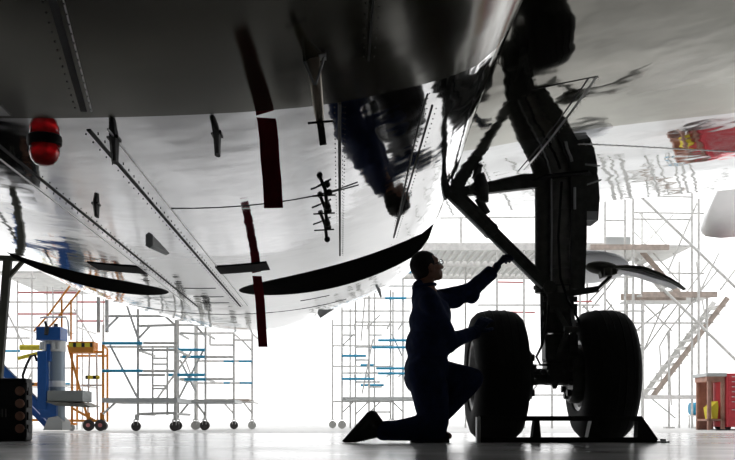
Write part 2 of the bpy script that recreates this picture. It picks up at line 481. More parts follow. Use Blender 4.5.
# wings
def wing_z(X): return 1.97 + 0.095 * (X - 0.75)
def wing(side):
    bm = bmesh.new(); NX, NY = 30, 26
    lowr, uppr = [], []
    for i in range(NX + 1):
        X = 0.55 + (11.0 - 0.55) * (i / NX) ** 1.3
        yl = 2.0 + 0.58 * (X - 0.75); yt = 9.0 + max(0, X - 4.5) * 0.3
        sc = (yt - yl) / 7.0
        lo, up = [], []
        for j in range(NY + 1):
            Y = (yl + (5.95 - yl) * (1 - math.cos(0.5 * PI * j / 13)) if j <= 13 else 5.95 + (yt - 5.95) * (j - 13) / (NY - 13)) if yl < 5.6 else yl + (yt - yl) * (0.5 - 0.5 * math.cos(PI * j / NY))
            u = (Y - yl) / (yt - yl)
            th = math.sqrt(max(0, u)) * (1 - u) * 1.9; bl = math.sin(PI * min(1, max(0, u)) ** 0.92)
            xx = X if side > 0 else 2 * XC - X
            lo.append(bm.verts.new((xx, Y, wing_z(X) - 0.165 * sc * bl - 0.06 * math.exp(-((X - 0.7) / 0.5) ** 2) * math.sin(PI * min(1, max(0, u))))))
            up.append(bm.verts.new((xx, Y, wing_z(X) + 0.02 + 0.5 * sc * th)))
        lowr.append(lo); uppr.append(up)
    for i in range(NX):
        for j in range(NY):
            bm.faces.new((lowr[i][j], lowr[i][j + 1], lowr[i + 1][j + 1], lowr[i + 1][j]))
            bm.faces.new((uppr[i][j], uppr[i + 1][j], uppr[i + 1][j + 1], uppr[i][j + 1]))
    for i in (0, NX):
        for j in range(NY):
            bm.faces.new((lowr[i][j], lowr[i][j + 1], uppr[i][j + 1], uppr[i][j]))
    for i in range(NX):
        for j in (0, NY):
            bm.faces.new((lowr[i][j], lowr[i + 1][j], uppr[i + 1][j], uppr[i][j]))
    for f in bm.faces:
        if f.calc_center_median().y < 5.95: f.material_index = 1  # forward faces take the skin with the dim reflection in its colour
    return obj('wing', bm, ['wing', 'wingdim'], plane, True, None, 40)
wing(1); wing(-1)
def wl(X, Y):
    yl = 2.0 + 0.58 * (X - 0.75); yt = 9.0 + max(0, X - 4.5) * 0.3
    u = min(1, max(0, (Y - yl) / (yt - yl))); bl = math.sin(PI * u ** 0.92)
    return (X, Y, wing_z(X) - 0.165 * (yt - yl) / 7.0 * bl - 0.06 * math.exp(-((X - 0.7) / 0.5) ** 2) * math.sin(PI * min(1, max(0, u))))
seam('wing_seam', [wl(1.27, 4.95 + 0.15 * i) for i in range(14)], 0.014, 'seamlight', rivets=0.06)
seam('wing_seam', [wl(1.23, 4.95 + 0.15 * i) for i in range(14)], 0.008, 'seam')
seam('wing_seam', [wl(1.5 + 0.15 * i, 6.3 + 0.09 * i) for i in range(14)], 0.012, 'seamlight', rivets=0.05)
seam('wing_seam', [wl(0.95 + 0.04 * i, 4.95) for i in range(9)], 0.006, 'seam')
# flap hanging at the right behind the wing
bm = bmesh.new()
Yf = 9.5
poly = [at(x, y, Yf + (y - 150) * 0.03) for x, y in ((748, 150), (735, 153), (718, 190), (700, 231), (703, 237), (720, 239), (760, 235), (900, 226), (900, 150))]
prism(bm, poly, (0.03, 0.10, 0.12))
bmesh.ops.bevel(bm, geom=bm.edges[:], offset=0.025, segments=2, affect='EDGES')
obj('flap', bm, 'flapmetal', plane, True, 'white lowered flap', 40)

bm = bmesh.new(); path(bm, [at(369, 262, 9.4), at(373, 272, 9.4), at(377, 283, 9.4), at(381, 297, 9.4)], [0.034, 0.03, 0.024, 0.01], 8)
obj('rear_antenna', bm, 'palegrey', plane, True)
bm = bmesh.new(); bar(bm, at(337, 304, 10.0), at(319, 316, 10.0), 0.05, 0.05); obj('drain_outlet', bm, 'palegrey', plane)
# main landing gear
YG, ZA = 7.46, 0.485
def gpart(name, build, m, parent=None, smooth=True, label=None):
    b = bmesh.new(); build(b); return obj(name, b, m, parent or plane, smooth, label, 40)
XS = 1.645
def strut(b):
    tube(b, (XS, YG, 0.95), (XS, YG, 2.08), 0.085, seg=24)
    for z in (1.12, 1.30, 1.52, 1.74, 1.95): tube(b, (XS, YG, z - 0.025), (XS, YG, z + 0.025), 0.10, seg=24)
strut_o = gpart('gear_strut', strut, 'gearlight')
gpart('strut_piston', lambda b: tube(b, (XS, YG, 0.45), (XS, YG, 1.0), 0.062, seg=20), 'gearlight')
def side_cyl(b):
    tube(b, (1.505, YG - 0.02, 1.10), (1.505, YG - 0.02, 2.06), 0.055, seg=18)
    for z in (1.14, 1.20, 1.24, 1.98): tube(b, (1.505, YG - 0.02, z - 0.012), (1.505, YG - 0.02, z + 0.012), 0.066, seg=18)
    tube(b, (1.52, YG - 0.02, 0.72), (1.515, YG - 0.02, 1.12), 0.028, seg=12)
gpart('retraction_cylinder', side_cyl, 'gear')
def leg_door(b):
    prism(b, [(1.70, YG - 0.11, 1.12), (1.80, YG - 0.11, 1.12), (1.815, YG - 0.11, 1.5), (1.815, YG - 0.11, 2.08), (1.70, YG - 0.11, 2.08)], (0, 0.045, 0))
gpart('gear_leg_door', leg_door, 'gear')
def side_door(b):
    prism(b, [(1.79, YG - 0.05, 1.635), (1.915, YG - 0.05, 1.635), (1.925, YG - 0.05, 1.80), (1.915, YG - 0.05, 1.95), (1.88, YG - 0.05, 2.08), (1.79, YG - 0.05, 2.08)], (0, 0.22, 0))
sd = gpart('side_door', side_door, 'gear')
gpart('door_foot', lambda b: box(b, (1.80, YG - 0.062, 1.635), (1.905, YG - 0.05, 1.70)), 'palegrey', sd, False, 'pale grey patch at the foot of the door')
gpart('door_edge_strip', lambda b: bar(b, (1.80, YG - 0.07, 1.885), (1.93, YG - 0.07, 1.93), 0.010, 0.02), 'palegrey', sd, False)
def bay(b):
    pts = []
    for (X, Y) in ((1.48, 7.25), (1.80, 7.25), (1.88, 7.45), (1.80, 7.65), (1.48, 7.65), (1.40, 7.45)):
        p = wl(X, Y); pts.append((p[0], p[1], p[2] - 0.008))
    prism(b, pts, (0, 0, 0.06))  # flat black plate, its colour stands for the shade inside the leg bay
gpart('leg_bay_shade_plate', bay, 'well', None, False, 'dark plate standing in for the shaded opening above the strut')
# side brace: folding diagonal from wing root to the foot of the strut
A = at(452, 192, 7.40); B = at(548, 288, 7.40)
def brace(b):
    bar(b, A, A + (B - A) * 0.42, 0.105, 0.07); bar(b, A + (B - A) * 0.36, B, 0.088, 0.06)
    d = (B - A).normalized(); n = Vector((-d.z, 0, d.x))
    bar(b, A + n * 0.03 + d * 0.1, B + n * 0.02 - d * 0.1, 0.014, 0.085)
    tube(b, A + (B - A) * 0.4 - Vector((0, 0.06, 0)), A + (B - A) * 0.4 + Vector((0, 0.06, 0)), 0.05, seg=14)
    tube(b, B - Vector((0, 0.07, 0)), B + Vector((0, 0.07, 0)), 0.045, seg=14)
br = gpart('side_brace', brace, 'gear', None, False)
gpart('brace_edge', lambda b: bar(b, A + (B - A) * 0.1 + Vector((-0.04, -0.04, -0.04)), A + (B - A) * 0.97 + Vector((-0.030, -0.035, -0.030)), 0.012, 0.012), 'palegrey', br, False, 'bright lower edge of the brace')
def upper_link(b):
    bar(b, at(443, 195, 7.42), at(540, 184, 7.42), 0.052, 0.06)
    tube(b, at(446, 193, 7.36), at(446, 193, 7.48), 0.035, seg=12)
gpart('upper_link', upper_link, 'gear', None, False)
def lock(b):
    tube(b, at(479, 172, 7.38), at(479, 198, 7.38), 0.022, seg=10); tube(b, at(484, 186, 7.36), at(484, 202, 7.36), 0.035, seg=10)
    tube(b, at(470, 190, 7.38), at(488, 200, 7.38), 0.018, seg=10); tube(b, at(478, 198, 7.38), at(487, 214, 7.40), 0.03, seg=10)
gpart('lock_actuator', lock, 'gear')
# axle assembly
gpart('axle', lambda b: tube(b, (0.95, YG, ZA), (2.17, YG, ZA), 0.055, seg=20), 'gear')
def knuckle(b):
    bevbox(b, (XS - 0.12, YG - 0.11, ZA - 0.07), (XS + 0.12, YG + 0.11, ZA + 0.16), 0.03)
    bevbox(b, (XS - 0.14, YG - 0.15, ZA + 0.10), (XS + 0.10, YG + 0.02, ZA + 0.30), 0.02)
    tube(b, (XS - 0.25, YG - 0.05, ZA - 0.03), (XS + 0.25, YG - 0.05, ZA - 0.03), 0.04, seg=12)
    tube(b, (XS - 0.06, YG - 0.08, ZA - 0.05), (XS - 0.06, YG - 0.08, ZA - 0.10), 0.035, 0.012, seg=12)
    for dx in (-0.16, -0.11, 0.0, 0.12): tube(b, (XS + dx, YG - 0.12, ZA + 0.02), (XS + dx, YG - 0.16, ZA + 0.02), 0.02, seg=8)
gpart('axle_knuckle', knuckle, 'gear', None, False)
def torque_links(b):
    for s in (-1, 1):
        bar(b, (XS + 0.055 * s, YG - 0.09, 0.98), (XS + 0.02 * s, YG - 0.34, 0.80), 0.03, 0.03)
        bar(b, (XS + 0.055 * s, YG - 0.09, 0.60), (XS + 0.02 * s, YG - 0.34, 0.80), 0.03, 0.03)
    tube(b, (XS - 0.05, YG - 0.34, 0.80), (XS + 0.05, YG - 0.34, 0.80), 0.022, seg=10)
    bar(b, (XS - 0.1, YG - 0.08, 0.98), (XS + 0.1, YG - 0.08, 0.98), 0.06, 0.06)
gpart('torque_link', torque_links, 'gear', None, False)
def lower_body(b):
    bevbox(b, (XS - 0.115, YG - 0.09, 0.80), (XS + 0.085, YG + 0.05, 1.16), 0.02)
    for z in (0.86, 0.95, 1.05): tube(b, (XS - 0.14, YG - 0.05, z), (XS + 0.11, YG - 0.05, z), 0.022, seg=8)
gpart('strut_collar', lower_body, 'gear', None, False)
def hose1(b): path(b, [(XS - 0.02, YG - 0.13, 1.9), (XS - 0.045, YG - 0.13, 1.5), (XS - 0.03, YG - 0.13, 1.2), (XS + 0.03, YG - 0.12, 1.03), (XS + 0.10, YG - 0.12, 0.9), (XS + 0.16, YG - 0.1, 0.76), (XS + 0.19, YG - 0.05, 0.66), (XS + 0.20, YG, 0.58)], 0.009, 6)
gpart('brake_hose', hose1, 'black')
def hose2(b): path(b, [(XS - 0.11, YG - 0.1, 1.0), (XS - 0.125, YG - 0.1, 0.85), (XS - 0.16, YG - 0.1, 0.7), (XS - 0.20, YG - 0.1, 0.62), (XS - 0.17, YG - 0.1, 0.56), (XS - 0.1, YG - 0.12, 0.56)], 0.009, 6)
gpart('brake_hose', hose2, 'black')
gpart('brake_line', lambda b: path(b, [(XS - 0.088, YG - 0.09, 2.05), (XS - 0.085, YG - 0.1, 1.6), (XS - 0.09, YG - 0.1, 1.1)], 0.006, 6), 'palegrey')
gpart('brake_line', lambda b: path(b, [(XS + 0.075, YG - 0.13, 1.86), (XS + 0.075, YG - 0.13, 1.7)], 0.010, 6), 'palegrey')
# wheels
def wheel(XW):
    R = 0.485; hw = 0.195
    b = bmesh.new()
    prof = [(-0.150, 0.25), (-hw * 0.95, 0.27), (-hw, 0.33), (-hw * 0.98, 0.385), (-hw * 0.90, 0.432), (-hw * 0.72, 0.466), (-hw * 0.45, 0.480), (-0.05, R),
            (0.05, R), (hw * 0.45, 0.480), (hw * 0.72, 0.466), (hw * 0.90, 0.432), (hw * 0.98, 0.385), (hw, 0.33), (hw * 0.95, 0.27), (0.150, 0.25), (-0.150, 0.25)]
    lathe(b, prof, (XW, YG, ZA), 'X', 72)
    t = obj('main_wheel', b, 'tyre', plane, True, None, 50)
    b = bmesh.new()
    for dx in (-0.11, -0.055, 0.0, 0.055, 0.11):
        rr = 0.4865 if abs(dx) < 0.09 else 0.4765
        if abs(dx) > 0.09: rr = 0.475
        lathe(b, [(dx - 0.004, rr - 0.004), (dx - 0.004, rr + 0.001), (dx + 0.004, rr + 0.001), (dx + 0.004, rr - 0.004)], (XW, YG, ZA), 'X', 64)
    obj('tread_rib', b, 'tyre', t, True)
    b = bmesh.new()
    lathe(b, [(-0.135, 0.02), (-0.135, 0.10), (-0.11, 0.13), (-0.10, 0.20), (-0.165, 0.235), (-0.172, 0.262), (-0.15, 0.262), (0.15, 0.262), (0.172, 0.262), (0.165, 0.235), (0.10, 0.20), (0.11, 0.13), (0.135, 0.10), (0.135, 0.02)], (XW, YG, ZA), 'X', 48)
    rim = obj('wheel_rim', b, 'rim', t, True, 'grey metal rim', 35)
    b = bmesh.new()
    for s in (-1, 1):
        for k in range(10):
            a = 2 * PI * k / 10
            c = Vector((XW, YG + 0.165 * math.cos(a), ZA + 0.165 * math.sin(a)))
            tube(b, c + Vector((s * 0.10, 0, 0)), c + Vector((s * 0.125, 0, 0)), 0.014, seg=6)
        tube(b, (XW + s * 0.13, YG, ZA), (XW + s * 0.17, YG, ZA), 0.07, 0.055, seg=18)
    obj('hub_bolts', b, 'gear', t)
wheel(1.16); wheel(1.95)
for XB in (1.16 + 0.20, 1.95 - 0.20):
    def brake(b):
        lathe(b, [(-0.05, 0.06), (-0.05, 0.19), (-0.03, 0.205), (0.03, 0.205), (0.05, 0.19), (0.05, 0.06)], (XB, YG, ZA), 'X', 32)
        for k in range(9):
            a = 2 * PI * k / 9; s = -1 if XB > XS else 1
            tube(b, (XB, YG + 0.15 * math.cos(a), ZA + 0.15 * math.sin(a)), (XB + s * 0.075, YG + 0.15 * math.cos(a), ZA + 0.15 * math.sin(a)), 0.026, seg=10)
    gpart('brake_unit', brake, 'gear')
# curved outer door with its pod and link, right of the strut
def pod(b):
    m4 = Matrix.Rotation(math.radians(6), 4, 'Y')
    ball(b, at(602, 268, 7.5), (0.125, 0.10, 0.048), m4, 24, 14)
    bar(b, at(600, 275, 7.45), at(615, 271, 7.45), 0.05, 0.08); tube(b, at(608, 268, 7.36), at(608, 276, 7.36), 0.03, seg=10)
gpart('hinge_pod', pod, 'olive')
def outer_door(b):
    top_, bot = [], []
    P = [(612, 267, 3.0), (628, 266.5, 3.2), (644, 268, 3.4), (658, 273, 3.2), (671, 279, 2.8), (680, 284.5, 2.0), (686, 289, 1.0)]
    a_ = [at(x, y - t / 2, 7.4) for x, y, t in P]; c_ = [at(x, y + t / 2, 7.4) for x, y, t in reversed(P)]
    prism(b, a_ + c_, (0, 0.06, 0.0))
ogd = gpart('outer_gear_door', outer_door, 'olive', None, False)
def door_skin(b):
    P = [(618, 268, 3), (632, 270, 4), (644, 273, 3.5), (655, 277, 3), (668, 281, 2), (680, 286, 1.5)]
    a_ = [at(x, y - t / 2, 7.46) for x, y, t in P]; c_ = [at(x, y + t / 2, 7.46) for x, y, t in reversed(P)]
    prism(b, a_ + c_, (0, 0.16, 0.0))
gpart('door_skin', door_skin, 'flap', ogd, False, 'white inner skin of the door')
def door_link(b):
    bar(b, at(566, 294, 7.36), at(598, 289, 7.36), 0.045, 0.04); tube(b, at(597, 289, 7.38), at(611, 276, 7.40), 0.013, seg=10)
gpart('door_link', door_link, 'gear', None, False)
def fairing(b):
    m4 = Matrix.Rotation(math.radians(8), 4, 'Y')
    ball(b, at(585, 268, 8.6), (0.33, 0.7, 0.085), m4, 24, 14)
gpart('track_fairing', fairing, 'flap', None, True, 'white flap track fairing behind the strut')

# ------------------------------------------------------------------ red ribbons hanging from the belly
def ribbon(label, pts, wdt, Y, name='red_streamer'):
    bm = bmesh.new(); prev = None
    for i, (px, py, dy, tw) in enumerate(pts):
        c = at(px, py, Y) + Vector((0, dy, 0))
        sd = Vector((math.cos(tw), math.sin(tw), 0)) * wdt / 2; nn = Vector((-math.sin(tw), math.cos(tw), 0)) * 0.0015
        ring = [bm.verts.new(c + q) for q in (sd + nn, sd - nn, -sd - nn, -sd + nn)]
        if prev:
            for k in range(4): bm.faces.new((prev[k], prev[(k + 1) % 4], ring[(k + 1) % 4], ring[k]))
        else: bm.faces.new(ring)
        prev = ring
    bm.faces.new(prev[::-1])
    return tag(obj(name, bm, 'ribbon', None, True, None, 40), label, 'streamer')
Yr = 3.45
ribbon('dark red cloth streamer hanging from the belly beside the slim drain mast', [(266, 118, 0, 0.2), (267, 122, 0, 0.1), (269, 140, 0.0, 0), (270, 160, 0.005, -0.1), (272, 180, 0.005, -0.15), (273.5, 208, 0, -0.1)], 0.066, Yr)
ribbon('narrow dark red streamer hanging in front of the right wheel well edge', [(257, 276, 0, 0.2), (258, 285, 0, 0.1), (260, 300, 0, 0), (261.5, 325, 0.005, 0.1), (263, 347, 0, 0.05)], 0.064, 6.86)

# ------------------------------------------------------------------ scaffold towers
class Tower:
    def __init__(self, name, label, cat, Y, px, group=None, r=0.021, m='steel'):
        self.Y = Y; self.r = r; self.m = m
        self.t = thing(name, label, cat, (at(px, 422, Y).x, Y, 0), group)
    def P(self, px, py, dy=0):
        v = at(px, py, self.Y); v.y += dy; return v
    def tubes(self, name, segs, m=None, r=None):
        for s in segs:
            (x0, y0, x1, y1) = s[:4]; d0 = s[4] if len(s) > 4 else 0; d1 = s[5] if len(s) > 5 else d0
            b = bmesh.new(); tube(b, self.P(x0, y0, d0), self.P(x1, y1, d1), r or self.r, seg=8)
            obj(name, b, m or self.m, self.t, True, None, 40)
    def up(self, px, top, bot=None, dy=0, m=None, r=None):
        b = bmesh.new(); a = self.P(px, top, dy); z = 0.0 if bot is None else self.P(px, bot, dy).z
        tube(b, (a.x, a.y, z), a, r or self.r, seg=8)
        obj('upright', b, m or self.m, self.t, True, None, 40)
    def castor(self, px, dy=0, rad=0.075, m='castor'):
        x = self.P(px, 400, dy).x; y = self.Y + dy
        b = bmesh.new()
        box(b, (x - 0.035, y - 0.03, rad * 1.2), (x - 0.026, y + 0.03, rad * 2.3)); box(b, (x + 0.026, y - 0.03, rad * 1.2), (x + 0.035, y + 0.03, rad * 2.3))
        box(b, (x - 0.035, y - 0.03, rad * 2.2), (x + 0.035, y + 0.03, rad * 2.45)); tube(b, (x, y, rad * 2.4), (x, y, rad * 2.4 + 0.08), 0.02, seg=8)
        box(b, (x - 0.04, y - 0.008, rad - 0.008), (x + 0.04, y + 0.008, rad + 0.5 * rad))
        c = obj('castor', b, self.m, self.t)
        b = bmesh.new(); lathe(b, [(-0.02, rad * 0.5), (-0.022, rad * 0.9), (-0.014, rad), (0.014, rad), (0.022, rad * 0.9), (0.02, rad * 0.5)], (x, y, rad), 'Y', 20)
        obj('castor_wheel', b, m, c, True, None, 40)
    def deck(self, px0, px1, py, d0, d1, th=0.05, m='plank'):
        b = bmesh.new(); a = self.P(px0, py, d0); c = self.P(px1, py, d1)
        box(b, (a.x, a.y, a.z - th), (c.x, c.y, a.z)); obj('deck_board', b, m, self.t)
    def deep(self, name, pxs, pys, d):
        """ledgers running away from the camera, between the front and the rear frame"""
        for px in pxs:
            for py in pys: self.tubes(name, [(px, py, px, py, 0, d)])

# nearest tower, right of the orange stairs
T = Tower('scaffold_tower', 'grey mobile scaffold tower with an inset ladder, just right of the orange stairs', 'scaffold', 15.5, 140, 'mobile scaffold towers')
for px, top_, in ((138, 303), (176, 318)): T.up(px, top_, 420)
T.castor(136, 0); T.castor(174.5, 0)
for px, top_ in ((82, 316), (160, 318)): T.up(px, top_, 420, 1.4)
T.castor(82, 1.4); T.castor(160, 1.4)
T.tubes('ledger', [(105, 316, 176, 316), (138, 326, 176, 325), (138, 350, 178, 350), (137, 375, 165, 375), (137, 414, 175, 413), (143, 343, 178, 343, 0.02), (143, 371, 178, 371, .02), (82, 340, 160, 340, 1.4), (82, 366, 160, 366, 1.4)])
T.tubes('blue_brace', [(103, 343.5, 143, 343.5, -0.05), (103, 371, 143, 371, -0.05)], 'blue', 0.023)
T.tubes('diagonal_brace', [(110, 345, 137, 397), (125, 300, 142, 350), (118, 317, 106, 329), (165, 316, 176, 326), (116, 402, 103, 414), (150, 326, 139, 338), (138, 400, 178, 345, 1.4)], None, 0.018)
T.tubes('ladder_rail', [(149, 344, 149, 415, 0.3), (164, 344, 164, 415, 0.3)], None, 0.017)
T.tubes('rung', [(149, y, 164, y, 0.3) for y in (357, 363, 385, 388, 398, 413)], None, 0.015)
T.deck(103, 178, 398, -0.05, 1.4, 0.07, 'palegrey')
T.deep('transom', (138, 176), (350, 414), 1.4)

T = Tower('scaffold_tower', 'grey mobile scaffold tower in the middle of the left row, one long diagonal brace', 'scaffold', 17.0, 192, 'mobile scaffold towers')
T.up(205.5, 325, 418); T.castor(204.5, 0, 0.08); T.up(178, 320, 418); T.castor(177.5, 0, 0.08)
T.up(185, 312, 418, 1.2); T.castor(185, 1.2, 0.08, 'castorpale'); T.up(196, 325, 418, 1.2); T.castor(196, 1.2, 0.08, 'castor')
T.tubes('ledger', [(176, 325, 206, 325), (180, 333, 206, 334), (180, 357, 206, 357), (205, 357, 233, 357), (205, 379, 233, 379), (180, 379, 206, 379)])
T.tubes('blue_brace', [(168, 350, 205, 350, -0.05), (183, 357, 205, 357, -0.05), (167, 375, 205, 375, -0.05), (185, 379.5, 206, 379.5, -0.05)], 'blue', 0.025)
T.tubes('diagonal_brace', [(178, 400, 204, 349), (196, 326, 206, 337), (188, 404, 180, 414), (196, 403, 205, 415), (196, 392, 180, 360)], None, 0.019)
T.deck(178, 235, 399.5, -0.05, 1.2, 0.06, 'palegrey'); T.deep('transom', (178, 205.5), (333, 379), 1.2)

T = Tower('scaffold_tower', 'pale mobile scaffold tower with brown planks, rightmost of the left row', 'scaffold', 19.5, 235, 'mobile scaffold towers', 0.021, 'steelpale')
T.up(233.6, 300, 418, 0, 'steel'); T.castor(234, 0, 0.08); T.up(252.4, 328, 418); T.castor(252, 0, 0.08, 'castorpale')
T.up(197, 326, 418); T.up(227, 328, 418, 1.3); T.up(246, 328, 418, 1.3); T.castor(197, 0, 0.08, 'castorpale'); T.castor(227, 1.3, 0.08, 'castorpale'); T.castor(246, 1.3, 0.08, 'castorpale')
T.tubes('ledger', [(233, 328, 253, 328), (197, 333, 234, 333), (233, 340, 253, 340), (210, 345, 233, 345), (197, 361, 253, 361), (210, 333, 210, 345), (197, 383, 253, 383), (197, 402, 253, 402)])
T.tubes('blue_brace', [(224, 361.5, 234, 361.5, -0.04), (239, 361.5, 252, 361.5, -0.04), (224, 383, 230, 383, -0.04), (240, 383, 252, 383, -0.04)], 'blue', 0.02)
T.tubes('diagonal_brace', [(242, 340, 252, 351), (224, 403, 233, 413), (244, 403, 252, 413), (197, 392, 182, 350)], None, 0.017)
T.deck(206, 226, 399, -0.04, 1.3, 0.04); T.deck(228, 249, 399, -0.04, 1.3, 0.04); T.deep('transom', (233, 252), (333, 402), 1.3)

# left background scaffold with red ledgers
T = Tower('scaffold_tower', 'pale scaffold with red ledgers and a high deck, behind the blue jack', 'scaffold', 19.0, 35, None, 0.019, 'steelpale')
for px, top_ in ((17.6, 280), (32, 271), (53, 287), (77, 287)): T.up(px, top_)
for px in (24, 40, 62, 85): T.up(px, 276, None, 1.5)
T.tubes('red_ledger', [(18, 292.5, 77, 292.5), (18, 314, 77, 314), (77, 302, 105, 302), (77, 321, 103, 321)], 'redtube', 0.018)
T.tubes('ledger', [(2, 302, 77, 302), (8, 278, 36, 278), (2, 327, 45, 327), (53, 290, 77, 290), (53, 313, 77, 313), (2, 368, 80, 368), (2, 338, 30, 338), (20, 385, 80, 385)])
T.tubes('blue_brace', [(-4, 351, 20, 351), (50, 384, 70, 384), (-4, 386, 20, 386)], 'blue', 0.022)
T.tubes('diagonal_brace', [(5, 308, 26, 350), (53, 300, 77, 340, 1.5), (8, 420, 32, 372)])
T.deck(-4, 72, 271, 0, 3.2, 0.04, 'sheet'); T.deep('transom', (17.6, 32, 53, 77), (327, 385), 1.5)

# tower seen behind the kneeling man
T = Tower('scaffold_tower', 'tall pale scaffold tower with many blue braces, directly behind the kneeling mechanic', 'scaffold', 21.0, 370, None, 0.021, 'steel')
for px, top_, dy in ((342, 298, 0), (355.5, 286, 0), (369, 274, 0), (390.5, 290, 0), (403, 273, 0), (332, 312, 1.6), (351, 300, 1.6), (377, 282, 1.6), (397, 282, 1.6), (425, 286, 0)): T.up(px, top_, None if px in (355.5, 351) else 418, dy)
for px, dy in ((342, 0), (369, 0), (390.5, 0), (403, 0), (425, 0), (332, 1.6), (377, 1.6), (397, 1.6)): T.castor(px, dy, 0.085, 'castorpale')
T.tubes('ledger', [(369, 273, 412, 273), (355, 286, 425, 286), (342, 298, 425, 298), (342, 311, 410, 311), (355, 322, 425, 322), (369, 335, 382, 335), (355, 347, 425, 347), (342, 373, 425, 373), (369, 387, 382, 387), (369, 412, 390, 412),
                   (332, 318, 397, 318, 1.6), (332, 340, 397, 340, 1.6), (332, 362, 397, 362, 1.6), (332, 400, 397, 400, 1.6), (355, 360, 369, 360), (342, 335, 356, 335), (355, 382, 380, 382)], None, 0.018)
T.tubes('blue_brace', [(385, 272.5, 411, 272.5, -0.05), (385, 298.5, 406, 298.5, -0.05), (378, 340.5, 410, 340.5, -0.05), (342, 356, 366, 356, -0.05), (372, 347.5, 410, 347.5, -0.05), (376, 368.5, 410, 368.5, -0.05), (378, 373.5, 410, 373.5, -0.05), (342, 379, 374, 379, -0.05), (362, 361, 376, 361, 1.5), (362, 382.5, 387, 382.5, 1.5)], 'blue', 0.026)
T.tubes('diagonal_brace', [(361, 341, 367, 275), (362, 394, 373, 339), (369, 326, 380, 315), (342, 346, 354, 334), (392, 334, 402, 356), (343, 412, 354, 401), (370, 412, 381, 401), (392, 401, 404, 413), (356, 414, 369, 401)], None, 0.016)
T.deck(342, 425, 397, -0.05, 1.6, 0.06, 'palegrey'); T.deep('transom', (342, 355.5, 369, 390.5, 403), (322, 373), 1.6)
# big dock of platforms on the right
D = Tower('access_dock', 'large pale docking platform with corrugated upper deck, stairs and crossed braces, right of the wheels', 'scaffold', 22.0, 600, None, 0.026, 'steelpale')
D.m = 'steel'
def corr(px0, px1, py, d0, d1):
    b = bmesh.new(); a = D.P(px0, py, 0); c = D.P(px1, py, 0); n = int((c.x - a.x) / 0.16)
    box(b, (a.x, D.Y + d0, a.z), (c.x, D.Y + d1, a.z + 0.02))
    for i in range(n + 1):
        x = a.x + (c.x - a.x) * i / n
        box(b, (x - 0.018, D.Y + d0, a.z - 0.07), (x + 0.018, D.Y + d1, a.z + 0.001))
    obj('corrugated_deck', b, 'sheet', D.t)
corr(404, 600, 246, 0.05, 2.1); corr(372, 600, 246, 2.25, 4.2)
def beam(px0, px1, py, d, h=0.14, m='steelpale', name='deck_beam', t=0.08):
    b = bmesh.new(); a = D.P(px0, py, d); c = D.P(px1, py, d); box(b, (a.x, a.y - t / 2, a.z - h), (c.x, c.y + t / 2, a.z + 0.02)); obj(name, b, m, D.t)
beam(404, 605, 244, 0); beam(372, 600, 246, 2.2, 0.12); beam(372, 600, 246, 4.3, 0.12)
beam(590, 668, 246, -0.05, 0.09, 'plank', 'toe_board'); beam(642, 716, 293, -0.05, 0.10, 'plank', 'toe_board'); beam(625, 690, 293, 0.3, 0.12, 'plank', 'toe_board'); beam(644, 707, 396, -0.02, 0.07)
D.deck(600, 692, 245, 0.0, 2.0, 0.04, 'sheet'); D.deck(640, 716, 294, 0.0, 1.6, 0.04, 'sheet'); D.deck(606, 632, 236, 0.1, 0.2, 0.24, 'palegrey')
for px, top_, dy in ((461, 217, 0), (478, 246, 2.2), (497, 246, 0), (605, 196, 0), (625, 190, 0), (632.5, 190, -0.05), (692, 190, 0), (697, 200, -0.1), (643, 300, 0), (672, 330, 0.2), (707, 296, 0), (704, 250, 1.6), (524, 246, 0), (440, 246, 2.2), (552, 246, 0), (580, 246, 0), (664, 196, 1.6), (612, 246, 2.2), (648, 246, 1.6)):
    D.up(px, top_, 246 if (px == 461) else None, dy, None, 0.03 if px in (632.5, 697) else None)
D.tubes('ledger', [(440, 218, 540, 217), (650, 196, 692, 197), (632, 212.5, 708, 213.5), (632, 219, 692, 219.5), (605, 220.5, 626, 220.5), (668, 273, 704, 273.5), (605, 323, 707, 323), (600, 311, 645, 311), (480, 330, 524, 330), (478, 305, 600, 305), (540, 345, 600, 345), (524, 365, 600, 365), (530, 395, 605, 395), (600, 277, 632, 277), (605, 345, 643, 345), (606, 330, 640, 330)], None, 0.02)
D.tubes('red_ledger', [(497, 282, 525, 282.5), (565, 277, 596, 277), (505, 312, 535, 312.5), (566, 301.5, 592, 301.5)], 'redtube', 0.018)
D.tubes('diagonal_brace', [(639, 197, 740, 294, -0.1), (660, 288, 740, 366, -0.1)], None, 0.034)
D.tubes('diagonal_brace', [(668, 271, 697, 203, 0), (697, 200, 600, 300, 1.6), (646, 371, 735, 250, 1.5), (640, 300, 672, 331, 0), (643, 398, 690, 290, 1.6), (610, 300, 640, 262, 1.6), (625, 290, 655, 330, 1.6), (720, 290, 735, 270, 0), (600, 330, 632, 296, 1.6), (600, 296, 632, 330, 1.6), (643, 371, 700, 418, 1.6), (650, 330, 700, 290, 1.6), (582, 306, 604, 344, 1.6), (530, 394, 552, 366, 0), (722, 250, 735, 330, 1.6)], None, 0.02)
